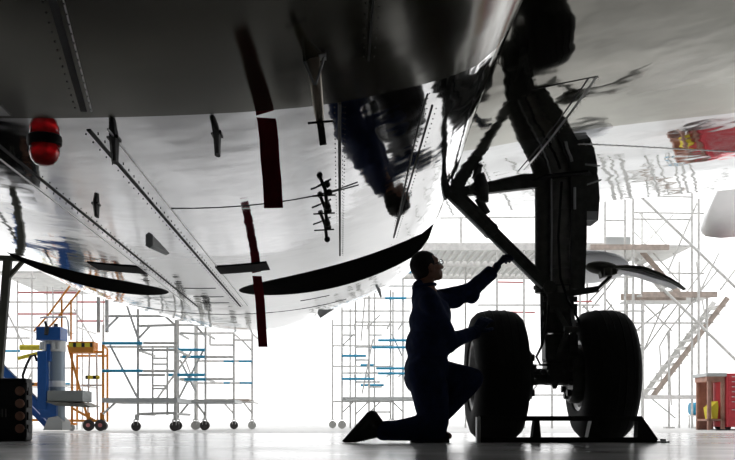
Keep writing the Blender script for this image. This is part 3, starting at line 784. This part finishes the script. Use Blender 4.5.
# stairs of the dock
def stair(x0, y0, x1, y1, n, d0, d1, wtread):
    for dd in (d0, d1):
        b = bmesh.new(); bar(b, D.P(x0, y0, dd), D.P(x1, y1, dd), 0.11, 0.04); obj('stair_stringer', b, 'plank' if dd == d0 else 'steelpale', D.t)
    for i in range(1, n):
        p = D.P(x0 + (x1 - x0) * i / n, y0 + (y1 - y0) * i / n, 0)
        b = bmesh.new(); box(b, (p.x - wtread / 2, D.Y + d0, p.z - 0.015), (p.x + wtread / 2, D.Y + d1, p.z + 0.015)); obj('stair_tread', b, 'steelpale', D.t)
stair(657, 396, 733, 296, 12, 0.3, 1.1, 0.22); stair(694, 292, 648, 240, 8, 0.8, 1.5, 0.2)
D.tubes('handrail', [(672, 331, 723, 268, 0.3), (664, 345, 672, 331, 0.3), (664, 345, 666, 380, 0.3), (672, 331, 676, 405, 0.3), (650, 205, 688, 250, 0.8), (645, 225, 690, 275, 0.8), (700, 300, 724, 251, 0.3)], None, 0.018)
for px, dy in ((643, 0), (672, 0.2), (707, 0), (625, 0), (697, -0.1)):
    b = bmesh.new(); x = D.P(px, 400, dy).x; box(b, (x - 0.1, D.Y + dy - 0.1, 0), (x + 0.1, D.Y + dy + 0.1, 0.03)); obj('base_plate', b, 'steel', D.t)

# ------------------------------------------------------------------ orange mobile stairs, far left
T = Tower('mobile_stairs', 'orange mobile access stairs with striped guard box and dark wheels, behind the blue jack', 'stairs', 15.6, 85, None, 0.02, 'orange')
for px, top_, dy in ((103, 345, 0), (94, 345, 0.9), (72, 352, 0), (62, 352, 0.9)): T.up(px, top_, 422, dy)
T.tubes('frame_tube', [(72, 408, 103, 425), (28, 420, 103, 421), (28, 424, 62, 424, .9), (68, 345, 88, 420), (72, 352, 103, 352), (62, 352, 94, 352, 0.9), (28, 420, 62, 352, 0), (103, 345, 94, 345, 0, 0.9)])
T.tubes('handrail', [(70.6, 285, 49, 314), (49, 314, 34, 331), (82, 288, 54, 322), (54, 322, 36, 340, 0), (61.6, 300, 61.6, 340), (71, 300, 71, 340)], None, 0.016)
for px in (97, 105.5):
    b = bmesh.new(); a = T.P(px, 293, 0.1); c = T.P(px, 332, 0.1); box(b, (a.x - 0.025, a.y - 0.025, c.z), (a.x + 0.025, a.y + 0.025, a.z)); obj('padded_post', b, 'steel', T.t)
b = bmesh.new(); a = T.P(70, 342, -0.1); c = T.P(95, 353, 0.2); box(b, (a.x, a.y, c.z), (c.x, c.y, a.z)); g = obj('guard_box', b, 'orange', T.t)
b = bmesh.new(); a = T.P(71, 343.5, -0.12); c = T.P(94, 347.5, -0.1); box(b, (a.x, a.y, c.z), (c.x, c.y, a.z)); obj('stripe', b, 'hazard', g, False, 'black and yellow striped band')
b = bmesh.new(); tube(b, T.P(18, 347, 0.1), T.P(45, 347, 0.1), 0.045, seg=12); obj('guard_roll', b, 'yellow', T.t)
b = bmesh.new(); tube(b, T.P(16, 358, 0.1), T.P(40, 352, 0.1), 0.03, seg=12); obj('guard_roll', b, 'yellow', T.t)
b = bmesh.new(); tube(b, T.P(15, 384, 0.1), T.P(36, 384, 0.1), 0.03, seg=12); obj('guard_roll', b, 'orange', T.t)
b = bmesh.new(); tube(b, T.P(84, 377, 0.1), T.P(98, 377, 0.1), 0.03, seg=12); obj('guard_roll', b, 'hazard', T.t)
for px, rd in ((89, 0.09), (101, 0.09), (72, 0.05)):
    b = bmesh.new(); x = T.P(px, 400).x
    lathe(b, [(-0.03, rd * 0.3), (-0.035, rd * 0.9), (-0.02, rd), (0.02, rd), (0.035, rd * 0.9), (0.03, rd * 0.3)], (x, 15.58, rd), 'Y', 24)
    wh = obj('stair_wheel', b, 'castor' if rd > 0.06 else 'castorpale', T.t, True, None, 40)
    b = bmesh.new(); tube(b, (x, 15.53, rd), (x, 15.63, rd), rd * 0.35, seg=14); obj('hub', b, 'redtube' if rd > 0.06 else 'steel', wh)
    b = bmesh.new(); tube(b, (x, 15.6, rd), (x, 15.6, rd + 0.2), 0.02, seg=8); obj('wheel_fork', b, 'orange', wh)
T.tubes('guard_rail', [(88, 352, 86, 420, 0.1), (95, 352, 96, 420, 0.1), (80, 385, 103, 385, 0.1)], 'steelpale', 0.016)

# ------------------------------------------------------------------ blue jack
YJ = 14.8
def J(px, py, dy=0):
    v = at(px, py, YJ); v.y += dy; return v
jk = thing('hydraulic_jack', 'blue hydraulic jack with grey cylinder column and sloping arm, at far left', 'jack', (J(55, 422).x, YJ, 0))
def jp(name, fn, m, parent=None, smooth=False, label=None):
    b = bmesh.new(); fn(b); return obj(name, b, m, parent or jk, smooth, label, 40)
def bb(b, x0, y0, x1, y1, d0, d1, bev=0.01):
    a = J(x0, y1); c = J(x1, y0); bevbox(b, (a.x, YJ + d0, max(0, a.z)), (c.x, YJ + d1, c.z), bev)
head = jp('jack_head', lambda b: bb(b, 40, 328, 64, 341, -0.2, 0.2), 'jackblue')
jp('lifting_eye', lambda b: (tube(b, J(51, 328, -0.2), J(51, 336, -0.24), 0.03), tube(b, J(47, 322, -0.1), J(49, 329, -0.1), 0.02), tube(b, J(54, 323, 0.1), J(54, 329, .1), 0.03)), 'black', head)
jp('handle_loop', lambda b: path(b, [J(40, 318), J(44, 317), J(66, 317), J(68, 322), J(69, 336)], 0.014), 'steel', head, True)
jp('column_collar', lambda b: (tube(b, (J(54, 0).x, YJ, J(0, 352).z), (J(54, 0).x, YJ, J(0, 341).z), 0.17, seg=24), [tube(b, J(x, 350, -0.17), J(x, 343, -0.17), 0.03) for x in (45, 50, 57, 62)]), 'palegrey', None, True)
jp('column', lambda b: tube(b, (J(56.5, 0).x, YJ, 0.14), (J(56.5, 0).x, YJ, J(0, 342).z), 0.125, seg=28), 'jackgrey', None, True)
jp('column_spine', lambda b: (bb(b, 42, 352, 51, 410, -0.24, -0.1), bb(b, 50, 345, 54, 362, -0.2, -0.1), bb(b, 44, 396, 60, 418, -0.2, 0.16)), 'jackblue')
jp('column_band', lambda b: tube(b, (J(56.5, 0).x, YJ, J(0, 387).z), (J(56.5, 0).x, YJ, J(0, 381).z), 0.129, seg=28), 'flap', None, True)
tr = jp('tool_tray', lambda b: (bb(b, 52, 391, 87, 402, -0.25, 0.3), ), 'traygrey')
def flange(b):
    prism(b, [J(51, 402, -0.3), J(88, 404, -0.3), J(98, 408, -0.3), J(62, 406, -0.3)], (0, 0.5, 0.02))
jp('tray_flange', flange, 'gearlight', tr)
jp('base_foot', lambda b: (prism(b, [J(47, 430, -0.2), J(66, 430, -0.2), J(66, 422, -0.2), J(60, 416, -0.2), J(52, 418, -0.2)], (0, 0.45, 0)),), 'palegrey')
def arm(b):
    bar(b, J(-12, 352, -0.1), J(56, 421, -0.1), 0.11, 0.12); bar(b, J(-12, 366, 0.1), J(46, 426, 0.1), 0.08, 0.1)
jp('sloping_arm', arm, 'jackblue')
jp('arm_rail', lambda b: bar(b, J(-12, 347, -0.12), J(58, 417, -0.12), 0.025, 0.05), 'palegrey', None, False, 'pale strip on the arm')
jp('hydraulic_hose', lambda b: path(b, [J(38, 384, -0.2), J(33, 386, -0.2), J(28, 383, -0.2), J(27, 376, -0.2), J(31, 365, -0.2), J(35, 357, -0.2), J(39, 356, -0.2), J(41, 362, -0.2)], 0.02, 8), 'black', None, True)
# second foot prop so that the arm stands on the floor further left
jp('arm_foot', lambda b: (tube(b, (J(-12, 0).x, YJ, 0.03), J(-12, 360, 0), 0.035), box(b, (J(-12, 0).x - 0.12, YJ - 0.12, 0), (J(-12, 0).x + 0.12, YJ + 0.12, 0.03))), 'jackblue')

# ------------------------------------------------------------------ dark post at the left edge
YP = 10.5
post = thing('support_stand', 'dark green steel post with a short knee brace at the left edge', 'stand', (at(-2, 422, YP).x, YP, 0))
b = bmesh.new(); bar(b, at(-6, 422 + 140 / YP, YP), at(8, 258, YP), 0.08, 0.07); obj('post', b, 'olive', post)
b = bmesh.new(); bar(b, at(5, 281, YP), at(24, 260, YP), 0.04, 0.05); obj('knee_brace', b, 'olive', post)
b = bmesh.new(); bar(b, at(-30, 257, YP), at(26, 259, YP), 0.05, 0.09); obj('head_beam', b, 'olive', post)
b = bmesh.new(); c = at(-6, 422 + 140 / YP, YP); box(b, (c.x - 0.2, YP - 0.2, 0), (c.x + 0.2, YP + 0.2, 0.03)); obj('base_plate', b, 'olive', post)
b = bmesh.new(); bar(b, (c.x - 0.5, YP, 0.03), at(0, 330, YP), 0.04, 0.05); obj('rear_strut', b, 'olive', post)

# ------------------------------------------------------------------ black case at the left edge
YC = 7.35
a = at(-40, 442, YC); c = at(26, 378, YC)
case = thing('equipment_case', 'black equipment case with a column of round brown caps, standing at the left edge', 'case', ((a.x + c.x) / 2, YC + 0.08, 0))
b = bmesh.new(); bevbox(b, (a.x, YC, 0.0), (c.x, YC + 0.16, c.z), 0.02, 3); obj('shell', b, 'case', case)
for py in (391, 403.5, 416, 428.5):
    p = at(20, py, YC); b = bmesh.new(); lathe(b, [(0.01, 0.034), (-0.012, 0.034), (-0.018, 0.026), (-0.012, 0.014), (-0.014, 0.004)], (p.x, YC, p.z), 'Y', 24); obj('round_cap', b, 'brown', case, True, 'brown round cap', 40)
for z in (0.06, 0.40):
    for xx in (c.x - 0.02, ):
        b = bmesh.new(); bevbox(b, (xx, YC - 0.004, z - 0.03), (xx + 0.028, YC + 0.05, z + 0.03), 0.006); obj('corner_guard', b, 'black', case)
for k in range(4):
    b = bmesh.new(); z = at(0, 391 + 12.5 * k, YC).z; bevbox(b, (c.x - 0.01, YC + 0.02, z - 0.03), (c.x + 0.012, YC + 0.12, z + 0.03), 0.008); obj('side_rib', b, 'case', case)
for px in (2.5, 6):
    b = bmesh.new(); p = at(px, 413, YC); box(b, (p.x - 0.004, YC - 0.008, p.z - 0.03), (p.x + 0.004, YC, p.z + 0.03)); obj('latch', b, 'gearlight', case)

# ------------------------------------------------------------------ chock frame in front of the wheels
YK = 6.84
ck = thing('wheel_chock_frame', 'long black steel chock frame lying on the floor in front of both tyres', 'chock', (at(565, 422, YK).x, YK, 0))
def kp(px, py, dy=0):
    v = at(px, py, YK); v.y += dy; v.z = max(v.z, 0); return v
def kpart(name, fn, m='black', label=None):
    b = bmesh.new(); fn(b); return obj(name, b, m, ck, False, label)
kpart('top_rail', lambda b: box(b, (kp(479, 0).x, YK - 0.02, kp(0, 421).z), (kp(641, 0).x, YK + 0.02, kp(0, 416).z)))
kpart('bottom_rail', lambda b: box(b, (kp(479, 0).x, YK - 0.025, 0.0), (kp(656, 0).x, YK + 0.025, 0.036)))
kpart('rear_rail', lambda b: box(b, (kp(479, 0).x, YK + 0.07, 0.0), (kp(652, 0).x, YK + 0.10, 0.02)))
for x0, x1, xt in ((532, 541, 537), (587, 603, 594), (637, 658, 640)):
    kpart('gusset', lambda b: prism(b, [kp(x0, 440, -0.015), kp(x1, 440, -0.015), kp(xt + 2, 417, -0.015), kp(xt - 2, 417, -0.015)], (0, 0.1, 0)))
kpart('end_post', lambda b: box(b, (kp(476.5, 0).x, YK - 0.03, 0), (kp(480, 0).x, YK + 0.05, kp(0, 417).z)), 'palegrey', 'pale end post')
kpart('end_tab', lambda b: (box(b, (kp(652, 0).x, YK - 0.03, 0), (kp(668, 0).x, YK + 0.05, 0.008)), tube(b, kp(663, 441), kp(663, 439), 0.02)))

# ------------------------------------------------------------------ workbench, red cabinet and small things at the right
YW = 17.4
def Wp(px, py, dy=0):
    v = at(px, py, YW); v.y += dy; return v
wb = thing('workbench', 'brown wooden workbench left of the red drawer cabinet at the right edge', 'workbench', (Wp(714, 0).x, YW, 0))
def wpart(name, x0, y0, x1, y1, d0, d1, m, parent=wb, label=None):
    b = bmesh.new(); a = Wp(x0, y1); c = Wp(x1, y0); bevbox(b, (a.x, YW + d0, max(0, a.z)), (c.x, YW + d1, c.z), 0.006, 1); return obj(name, b, m, parent, False, label)
wpart('bench_top', 705.5, 373, 726, 376.5, -0.05, 0.65, 'palegrey')
wpart('bench_apron', 707, 376.5, 725, 381.5, 0, 0.6, 'wood')
wpart('leg', 708, 381, 711.5, 431, 0, 0.06, 'wood'); wpart('leg', 721.5, 381, 725, 431, 0, 0.06, 'wood')
wpart('leg', 708, 381, 711.5, 431, 0.54, 0.6, 'wood'); wpart('leg', 721.5, 381, 725, 431, 0.54, 0.6, 'wood')
wpart('shelf', 708, 419, 725, 421, 0, 0.6, 'wood'); wpart('back_panel', 709, 381, 724, 430, 0.56, 0.6, 'wood')
cb = thing('drawer_cabinet', 'red tool cabinet with a stack of drawers at the right edge', 'cabinet', (Wp(745, 0).x, YW, 0))
wpart('cabinet_body', 726, 373.5, 768, 427, -0.05, 0.6, 'red', cb)
for k, (y0, y1) in enumerate(((376, 380), (381, 385), (386, 390), (391, 395), (396, 400), (401, 408), (409, 417))):
    d = wpart('drawer', 728, y0, 766, y1, -0.07, -0.05, 'red', cb)
    wpart('drawer_handle', 730, y0 + 0.5, 764, y0 + 1.3, -0.085, -0.07, 'palegrey', d, 'pale drawer pull')
for px in (729, 764):
    for dd in (0.05, 0.5):
        b = bmesh.new(); x = Wp(px, 0).x; lathe(b, [(-0.02, 0.01), (-0.02, 0.05), (0.02, 0.05), (0.02, 0.01)], (x, YW + dd, 0.05), 'Y', 16); obj('castor', b, 'castor', cb)
b = bmesh.new(); a = Wp(713.5, 418.8); c = Wp(718.5, 401)
prism(b, [Vector((a.x, YW + 0.05, a.z)), Vector((c.x, YW + 0.05, a.z)), Vector((c.x + 0.02, YW + 0.05, c.z - 0.1)), Vector((c.x + 0.01, YW + 0.05, c.z)), Vector((a.x - 0.03, YW + 0.05, a.z + 0.2))], (0, 0.35, 0))
tag(obj('storage_bin', b, 'yellow'), 'yellow storage bin on the lower shelf of the brown workbench', 'bin')
b = bmesh.new(); a = Wp(697, 432); c = Wp(726, 430); prism(b, [(a.x, YW - 0.9, 0), (c.x, YW - 0.9, 0), (c.x - 0.1, YW - 0.1, 0), (a.x + 0.2, YW - 0.1, 0)], (0, 0, 0.02))
tag(obj('floor_mat', b, 'black'), 'dark rubber mat on the floor in front of the brown workbench', 'mat')
dr = thing('blue_drum', 'blue drum lying on a low pale stand beyond the workbench, right of the dock stairs', 'drum', (at(698, 0, 24).x, 24, 0))
cx, cz = at(698, 408, 24).x, 0.46
b = bmesh.new(); lathe(b, [(-0.2, 0.02), (-0.2, 0.14), (-0.17, 0.15), (0.17, 0.15), (0.2, 0.14), (0.2, 0.02)], (cx, 24, cz), 'X', 28); obj('drum_body', b, 'blue', dr, True, None, 40)
b = bmesh.new(); tube(b, (cx + 0.2, 23.95, cz + 0.07), (cx + 0.23, 23.95, cz + 0.07), 0.03); obj('bung', b, 'steel', dr)
b = bmesh.new(); box(b, (cx - 0.2, 23.85, 0.27), (cx + 0.2, 24.15, 0.31))
for sx in (-0.17, 0.17):
    for sy in (-0.12, 0.12): box(b, (cx + sx - 0.015, 24 + sy - 0.015, 0), (cx + sx + 0.015, 24 + sy + 0.015, 0.27))
obj('drum_stand', b, 'steelpale', dr)

# ------------------------------------------------------------------ the kneeling mechanic
def Q(px, py, Y): return at(px, py, Y)
man = thing('person', 'person in dark blue coveralls kneeling on one knee, reaching up to the wheel strut', 'person', (0.58, 6.85, 0))
neck = Q(425, 288, 6.85); chest = Q(428, 312, 6.85); waist = Q(427, 345, 6.85); pelv = Q(427, 368, 6.85)
shN = Q(430, 303, 6.68); elN = Q(450, 342, 6.82); wrN = Q(475, 332, 7.03); haN = Q(485, 319, 7.065)
shF = Q(437, 301, 7.02); elF = Q(470, 292, 7.12); wrF = Q(496, 268, 7.22); haF = Q(506, 252, 7.30)
hipN = Q(425, 374, 6.75); knN = Q(436, 431, 6.72); anN = Q(381, 430, 6.72)
hipF = Q(431, 374, 6.94); knF = Q(472, 379, 6.85); anF = Q(430, 428, 6.88)
# head frame: facing the strut, tilted up
HM = Matrix.Translation(Q(426.5, 266, 6.86)) @ Matrix.Rotation(math.radians(22), 4, 'Z') @ Matrix.Rotation(math.radians(-23), 4, 'Y') @ Matrix.Scale(0.96, 4)
def hp(x, y, z): return HM @ Vector((x, y, z))
def hball(b, c, r): bmesh.ops.create_uvsphere(b, u_segments=24, v_segments=16, radius=1, matrix=HM @ Matrix.Translation(c) @ Matrix.Diagonal((r[0], r[1], r[2], 1)))
def head_shape(b):
    hball(b, (-0.012, 0, 0.012), (0.102, 0.076, 0.095)); hball(b, (0.028, 0, -0.045), (0.066, 0.062, 0.078))
    hball(b, (0.058, 0, -0.10), (0.034, 0.036, 0.028)); hball(b, (0.066, 0, 0.015), (0.03, 0.055, 0.03))
    capsule(b, hp(0.088, 0, -0.012), hp(0.112, 0, -0.048), 0.009, 0.015)
    for s in (-1, 1):
        hball(b, (0.100, 0.012 * s, -0.052), (0.010, 0.010, 0.009)); hball(b, (0.060, 0.036 * s, -0.04), (0.03, 0.026, 0.025))
        hball(b, (-0.005, 0.078 * s, -0.022), (0.020, 0.010, 0.032)); hball(b, (0.0, 0.062 * s, -0.07), (0.05, 0.016, 0.03))
    hball(b, (0.088, 0, -0.076), (0.014, 0.024, 0.008)); hball(b, (0.085, 0, -0.089), (0.014, 0.022, 0.008))
def hand(b, wr, ha, palm_n, grow=0.0, curl=0.5, side=1):
    """palm, four unequal bent fingers and a thumb off the side of the palm"""
    d = (ha - wr).normalized(); n = (palm_n - d * palm_n.dot(d)).normalized(); s = d.cross(n) * side
    L = 0.088; g = grow
    base = wr + d * 0.012
    for k in range(4):
        o_ = (k - 1.5) * 0.0215
        capsule(b, base + s * o_ * 0.7, base + d * L + s * o_, 0.0145 + g, 0.0115 + g)
    for k, ln in enumerate((0.072, 0.082, 0.076, 0.058)):
        o_ = (k - 1.5) * 0.0225
        p = base + d * L + s * o_; ang = 0.12; r = 0.0092 + g
        for f in (0.45, 0.30, 0.25):
            ang += curl
            q = p + (d * math.cos(ang) + n * math.sin(ang) + s * o_ * 1.2) * ln * f
            capsule(b, p, q, r, r * 0.92); p = q; r *= 0.92
    p = base + d * 0.02 - s * 0.03
    q = p + (d * 0.55 - s * 0.65 + n * 0.35).normalized() * 0.045; capsule(b, p, q, 0.0145 + g, 0.012 + g)
    r_ = q + (d * 0.8 - s * 0.15 + n * 0.6 * (0.5 + curl)).normalized() * 0.035; capsule(b, q, r_, 0.0115 + g, 0.010 + g)
    t = r_ + (d * 0.7 + s * 0.1 + n * 0.9 * (0.5 + curl)).normalized() * 0.025; capsule(b, r_, t, 0.010 + g, 0.008 + g)
    capsule(b, wr - d * 0.04, base + d * 0.01, 0.024 + g, 0.026 + g)
tyre_n = Vector((0.25, 0.75, -0.55))           # towards the tyre
brace_n = Vector((0.6, 0.3, 0.25))
# body: one continuous figure
b = bmesh.new()
head_shape(b)
capsule(b, hp(-0.03, 0, -0.05), neck + Vector((0.005, 0, -0.02)), 0.056, 0.062)
capsule(b, neck, chest, 0.07, 0.11); capsule(b, chest, waist, 0.115, 0.105); capsule(b, waist, pelv, 0.105, 0.12)
capsule(b, neck + Vector((0, 0, -0.03)), shN, 0.06, 0.055); capsule(b, neck + Vector((0, 0, -0.03)), shF, 0.06, 0.055)
for s_, e_, w_ in ((shN, elN, wrN), (shF, elF, wrF)):
    capsule(b, s_, e_, 0.052, 0.040); capsule(b, e_, w_, 0.040, 0.026)
hand(b, wrN, haN, tyre_n, 0, 0.28, 1); hand(b, wrF, haF, brace_n, 0, 0.55, 1)
for h_, k_, a_ in ((hipN, knN, anN), (hipF, knF, anF)):
    capsule(b, pelv, h_, 0.10, 0.085); capsule(b, h_, k_, 0.085, 0.052); capsule(b, k_, a_, 0.050, 0.036)
capsule(b, anN, Q(352, 436, 6.72), 0.034, 0.022); capsule(b, anF, anF + Vector((0.13, 0, -0.055)), 0.034, 0.022)
bm = remeshed(b, 0.0055, 3)
obj('body', bm, 'skin', man, True)
# coveralls
b = bmesh.new()
def ell(b, c, r, ry=0): bmesh.ops.create_uvsphere(b, u_segments=24, v_segments=16, radius=1, matrix=Matrix.Translation(c) @ Matrix.Rotation(ry, 4, 'Y') @ Matrix.Diagonal((r[0], r[1], r[2], 1)))
ell(b, Q(427, 306, 6.85), (0.105, 0.20, 0.115)); ell(b, Q(429, 322, 6.85), (0.140, 0.19, 0.16)); ell(b, Q(437, 316, 6.86), (0.095, 0.16, 0.13)); ell(b, Q(428, 345, 6.85), (0.155, 0.185, 0.17)); ell(b, Q(427, 368, 6.85), (0.158, 0.19, 0.145))
ell(b, Q(424, 378, 6.80), (0.135, 0.15, 0.13))
capsule(b, neck + Vector((-0.02, 0, -0.005)), Q(424, 300, 6.85), 0.068, 0.09)
capsule(b, neck + Vector((0, 0, -0.05)), shN, 0.075, 0.07); capsule(b, neck + Vector((0.01, 0, -0.05)), shF, 0.075, 0.07)
capsule(b, shN, elN, 0.075, 0.064); capsule(b, elN, wrN - (wrN - elN) * 0.02, 0.062, 0.044)
ell(b, elN + Vector((-0.02, 0, -0.01)), (0.07, 0.06, 0.07))
capsule(b, shF, elF, 0.082, 0.066); capsule(b, elF, elF + (wrF - elF) * 0.76, 0.064, 0.050)
ell(b, (shF + elF) / 2 + Vector((0.0, 0, -0.015)), (0.09, 0.07, 0.075)); ell(b, elF + Vector((0.01, 0, -0.02)), (0.062, 0.06, 0.06))
capsule(b, hipN, knN + Vector((-0.01, 0, 0.03)), 0.135, 0.085); capsule(b, hipN + Vector((0.04, 0, -0.1)), knN + Vector((0.0, 0, 0.06)), 0.12, 0.09)
capsule(b, knN + Vector((0, 0, 0.004)), anN + Vector((0.02, 0, -0.005)), 0.076, 0.068); capsule(b, knN + Vector((-0.06, 0, 0.03)), anN + Vector((0.1, 0, 0.0)), 0.085, 0.07)
capsule(b, hipF, knF, 0.12, 0.078); capsule(b, knF, anF + (knF - anF) * 0.08, 0.078, 0.062); capsule(b, hipF + Vector((0.1, 0, -0.06)), anF + Vector((0.03, 0, 0.12)), 0.1, 0.085)
bm = remeshed(b, 0.010, 5)
for v in bm.verts:
    if v.co.z < 0.003: v.co.z = 0.003
for v in bm.verts:
    n_ = noise.noise(v.co * 9.0) * 0.006 + noise.noise(v.co * 22.0) * 0.003
    v.co += v.normal * n_
    if v.co.z < 0.002: v.co.z = 0.002
cov = obj('coveralls', bm, 'navy', man, True)
# collar and cuffs
b = bmesh.new(); 
path(b, [neck + Vector((0.075 * math.cos(t) - 0.005, 0.07 * math.sin(t), 0.012 + 0.012 * math.cos(t))) for t in [2 * PI * k / 20 for k in range(21)]], 0.012, 8)
obj('collar', b, 'navy', cov, True)
for e_, w_, f, r in ((elF, wrF, 0.79, 0.054), (elN, wrN, 0.98, 0.047)):
    b = bmesh.new(); p = e_ + (w_ - e_) * f; d = (w_ - e_).normalized(); tube(b, p - d * 0.035, p + d * 0.012, r, r * 0.98, seg=20); obj('cuff', b, 'navy', cov, True, None, 40)
# gloves
for wr, ha, nn, cu in ((wrN, haN, tyre_n, 0.28), (wrF, haF, brace_n, 0.55)):
    b = bmesh.new(); hand(b, wr, ha, nn, 0.0035, cu, 1); obj('glove', remeshed(b, 0.004, 2), 'glove', man, True, 'dark blue glove')
# hair: cap over the skull
b = bmesh.new(); hball(b, (-0.018, 0, 0.016), (0.106, 0.082, 0.100)); hball(b, (-0.055, 0, -0.03), (0.062, 0.070, 0.065))
bm = remeshed(b, 0.006, 2)
HI = HM.inverted()
dl = [v for v in bm.verts if ((HI @ v.co).x > 0.035 and (HI @ v.co).z < 0.055) or ((HI @ v.co).x > -0.03 and (HI @ v.co).z < -0.005) or (HI @ v.co).z < -0.075]
bmesh.ops.delete(bm, geom=dl, context='VERTS')
for v in bm.verts: v.co += v.normal * noise.noise(v.co * 60) * 0.003
bmesh.ops.solidify(bm, geom=bm.faces[:], thickness=0.008)
obj('hair', bm, 'hair', man, True)
# eyes, glasses
for s in (-1, 1):
    b = bmesh.new(); hball(b, (0.078, 0.031 * s, -0.012), (0.012, 0.013, 0.011)); obj('eye', b, 'eye', man, True)
b = bmesh.new()
for s in (-1, 1):
    path(b, [hp(0.106, s * (0.034 + 0.026 * math.cos(t)), -0.012 + 0.018 * math.sin(t)) for t in [2 * PI * k / 18 for k in range(19)]], 0.0022, 6)
    path(b, [hp(0.104, s * 0.058, -0.008), hp(0.07, s * 0.074, -0.006), hp(0.0, s * 0.082, -0.006), hp(-0.015, s * 0.080, -0.025)], 0.0022, 6)
path(b, [hp(0.106, -0.010, -0.010), hp(0.110, 0, -0.006), hp(0.106, 0.010, -0.010)], 0.0022, 6)
gls = obj('glasses', b, 'black', man, True)
for s in (-1, 1):
    b = bmesh.new()
    hball(b, (0.106, s * 0.034, -0.012), (0.0015, 0.025, 0.017)); obj('lens', b, 'glass', gls, True, 'clear lens')
# boots
def boot(b, heel, ball_, toe, ank, up):
    capsule(b, ank, heel + up * 0.045, 0.047, 0.042); capsule(b, heel + up * 0.045, ball_ + up * 0.040, 0.040, 0.038); capsule(b, ball_ + up * 0.040, toe + up * 0.035, 0.040, 0.032)
    capsule(b, ank, ball_ + up * 0.05, 0.046, 0.036)
heel = Q(367.0, 412.5, 6.72); toe = Q(342, 441, 6.72); bl = heel + (toe - heel) * 0.72
up = Vector((0.80, 0, 0.0)) + Vector((0, 0, -0.58)); up.normalize()
b = bmesh.new(); boot(b, heel, bl, toe + up * 0.0 + Vector((0.012, 0, 0.015)), anN, up)
bm = remeshed(b, 0.007, 4)
for v in bm.verts: v.co.z = max(v.co.z, 0.002)
bt = obj('boot', bm, 'boot', man, True)
b = bmesh.new(); d = (toe - heel).normalized()
prism(b, [heel + Vector((0, -0.042, 0)) - d * 0.005, heel + Vector((0, 0.042, 0)) - d * 0.005, bl + Vector((0, 0.048, 0)), toe + Vector((0, 0.03, 0)), toe + Vector((0, -0.03, 0)), bl + Vector((0, -0.048, 0))], up * 0.024)
for v in b.verts: v.co.z = max(v.co.z, 0.001)
obj('sole', b, 'boot', bt)
b = bmesh.new()
for k in range(3):
    p = bl + (heel - bl) * (0.05 + 0.25 * k) + up * 0.085
    path(b, [p + Vector((0, -0.02, 0)), p + Vector((0.012, 0, -0.012)), p + Vector((0, 0.02, 0))], 0.004, 6)
path(b, [bl + up * 0.08 + Vector((0, -0.02, 0)), Q(361, 436, 6.70), Q(360, 441, 6.69)], 0.004, 6); path(b, [bl + up * 0.08 + Vector((0, -0.02, 0)), Q(364, 437, 6.69), Q(364, 441.5, 6.69)], 0.004, 6)
obj('laces', b, 'boot', bt)
heel = Vector((anF.x - 0.135, 6.88, 0.0)); toe = heel + Vector((0.275, -0.01, 0)); bl = heel + Vector((0.19, 0, 0)); up = Vector((0, 0, 1))
b = bmesh.new(); boot(b, heel + Vector((0.04, 0, 0.01)), bl, toe - Vector((0.035, 0, 0)), anF + Vector((0, 0, 0.02)), up)
bm = remeshed(b, 0.007, 4)
for v in bm.verts: v.co.z = max(v.co.z, 0.004)
bt = obj('boot', bm, 'boot', man, True)
b = bmesh.new(); prism(b, [heel + Vector((0, -0.04, 0)), bl + Vector((0, -0.048, 0)), toe + Vector((-0.01, -0.025, 0)), toe + Vector((-0.01, 0.025, 0)), bl + Vector((0, 0.048, 0)), heel + Vector((0, 0.04, 0))], (0, 0, 0.025)); obj('sole', b, 'boot', bt)
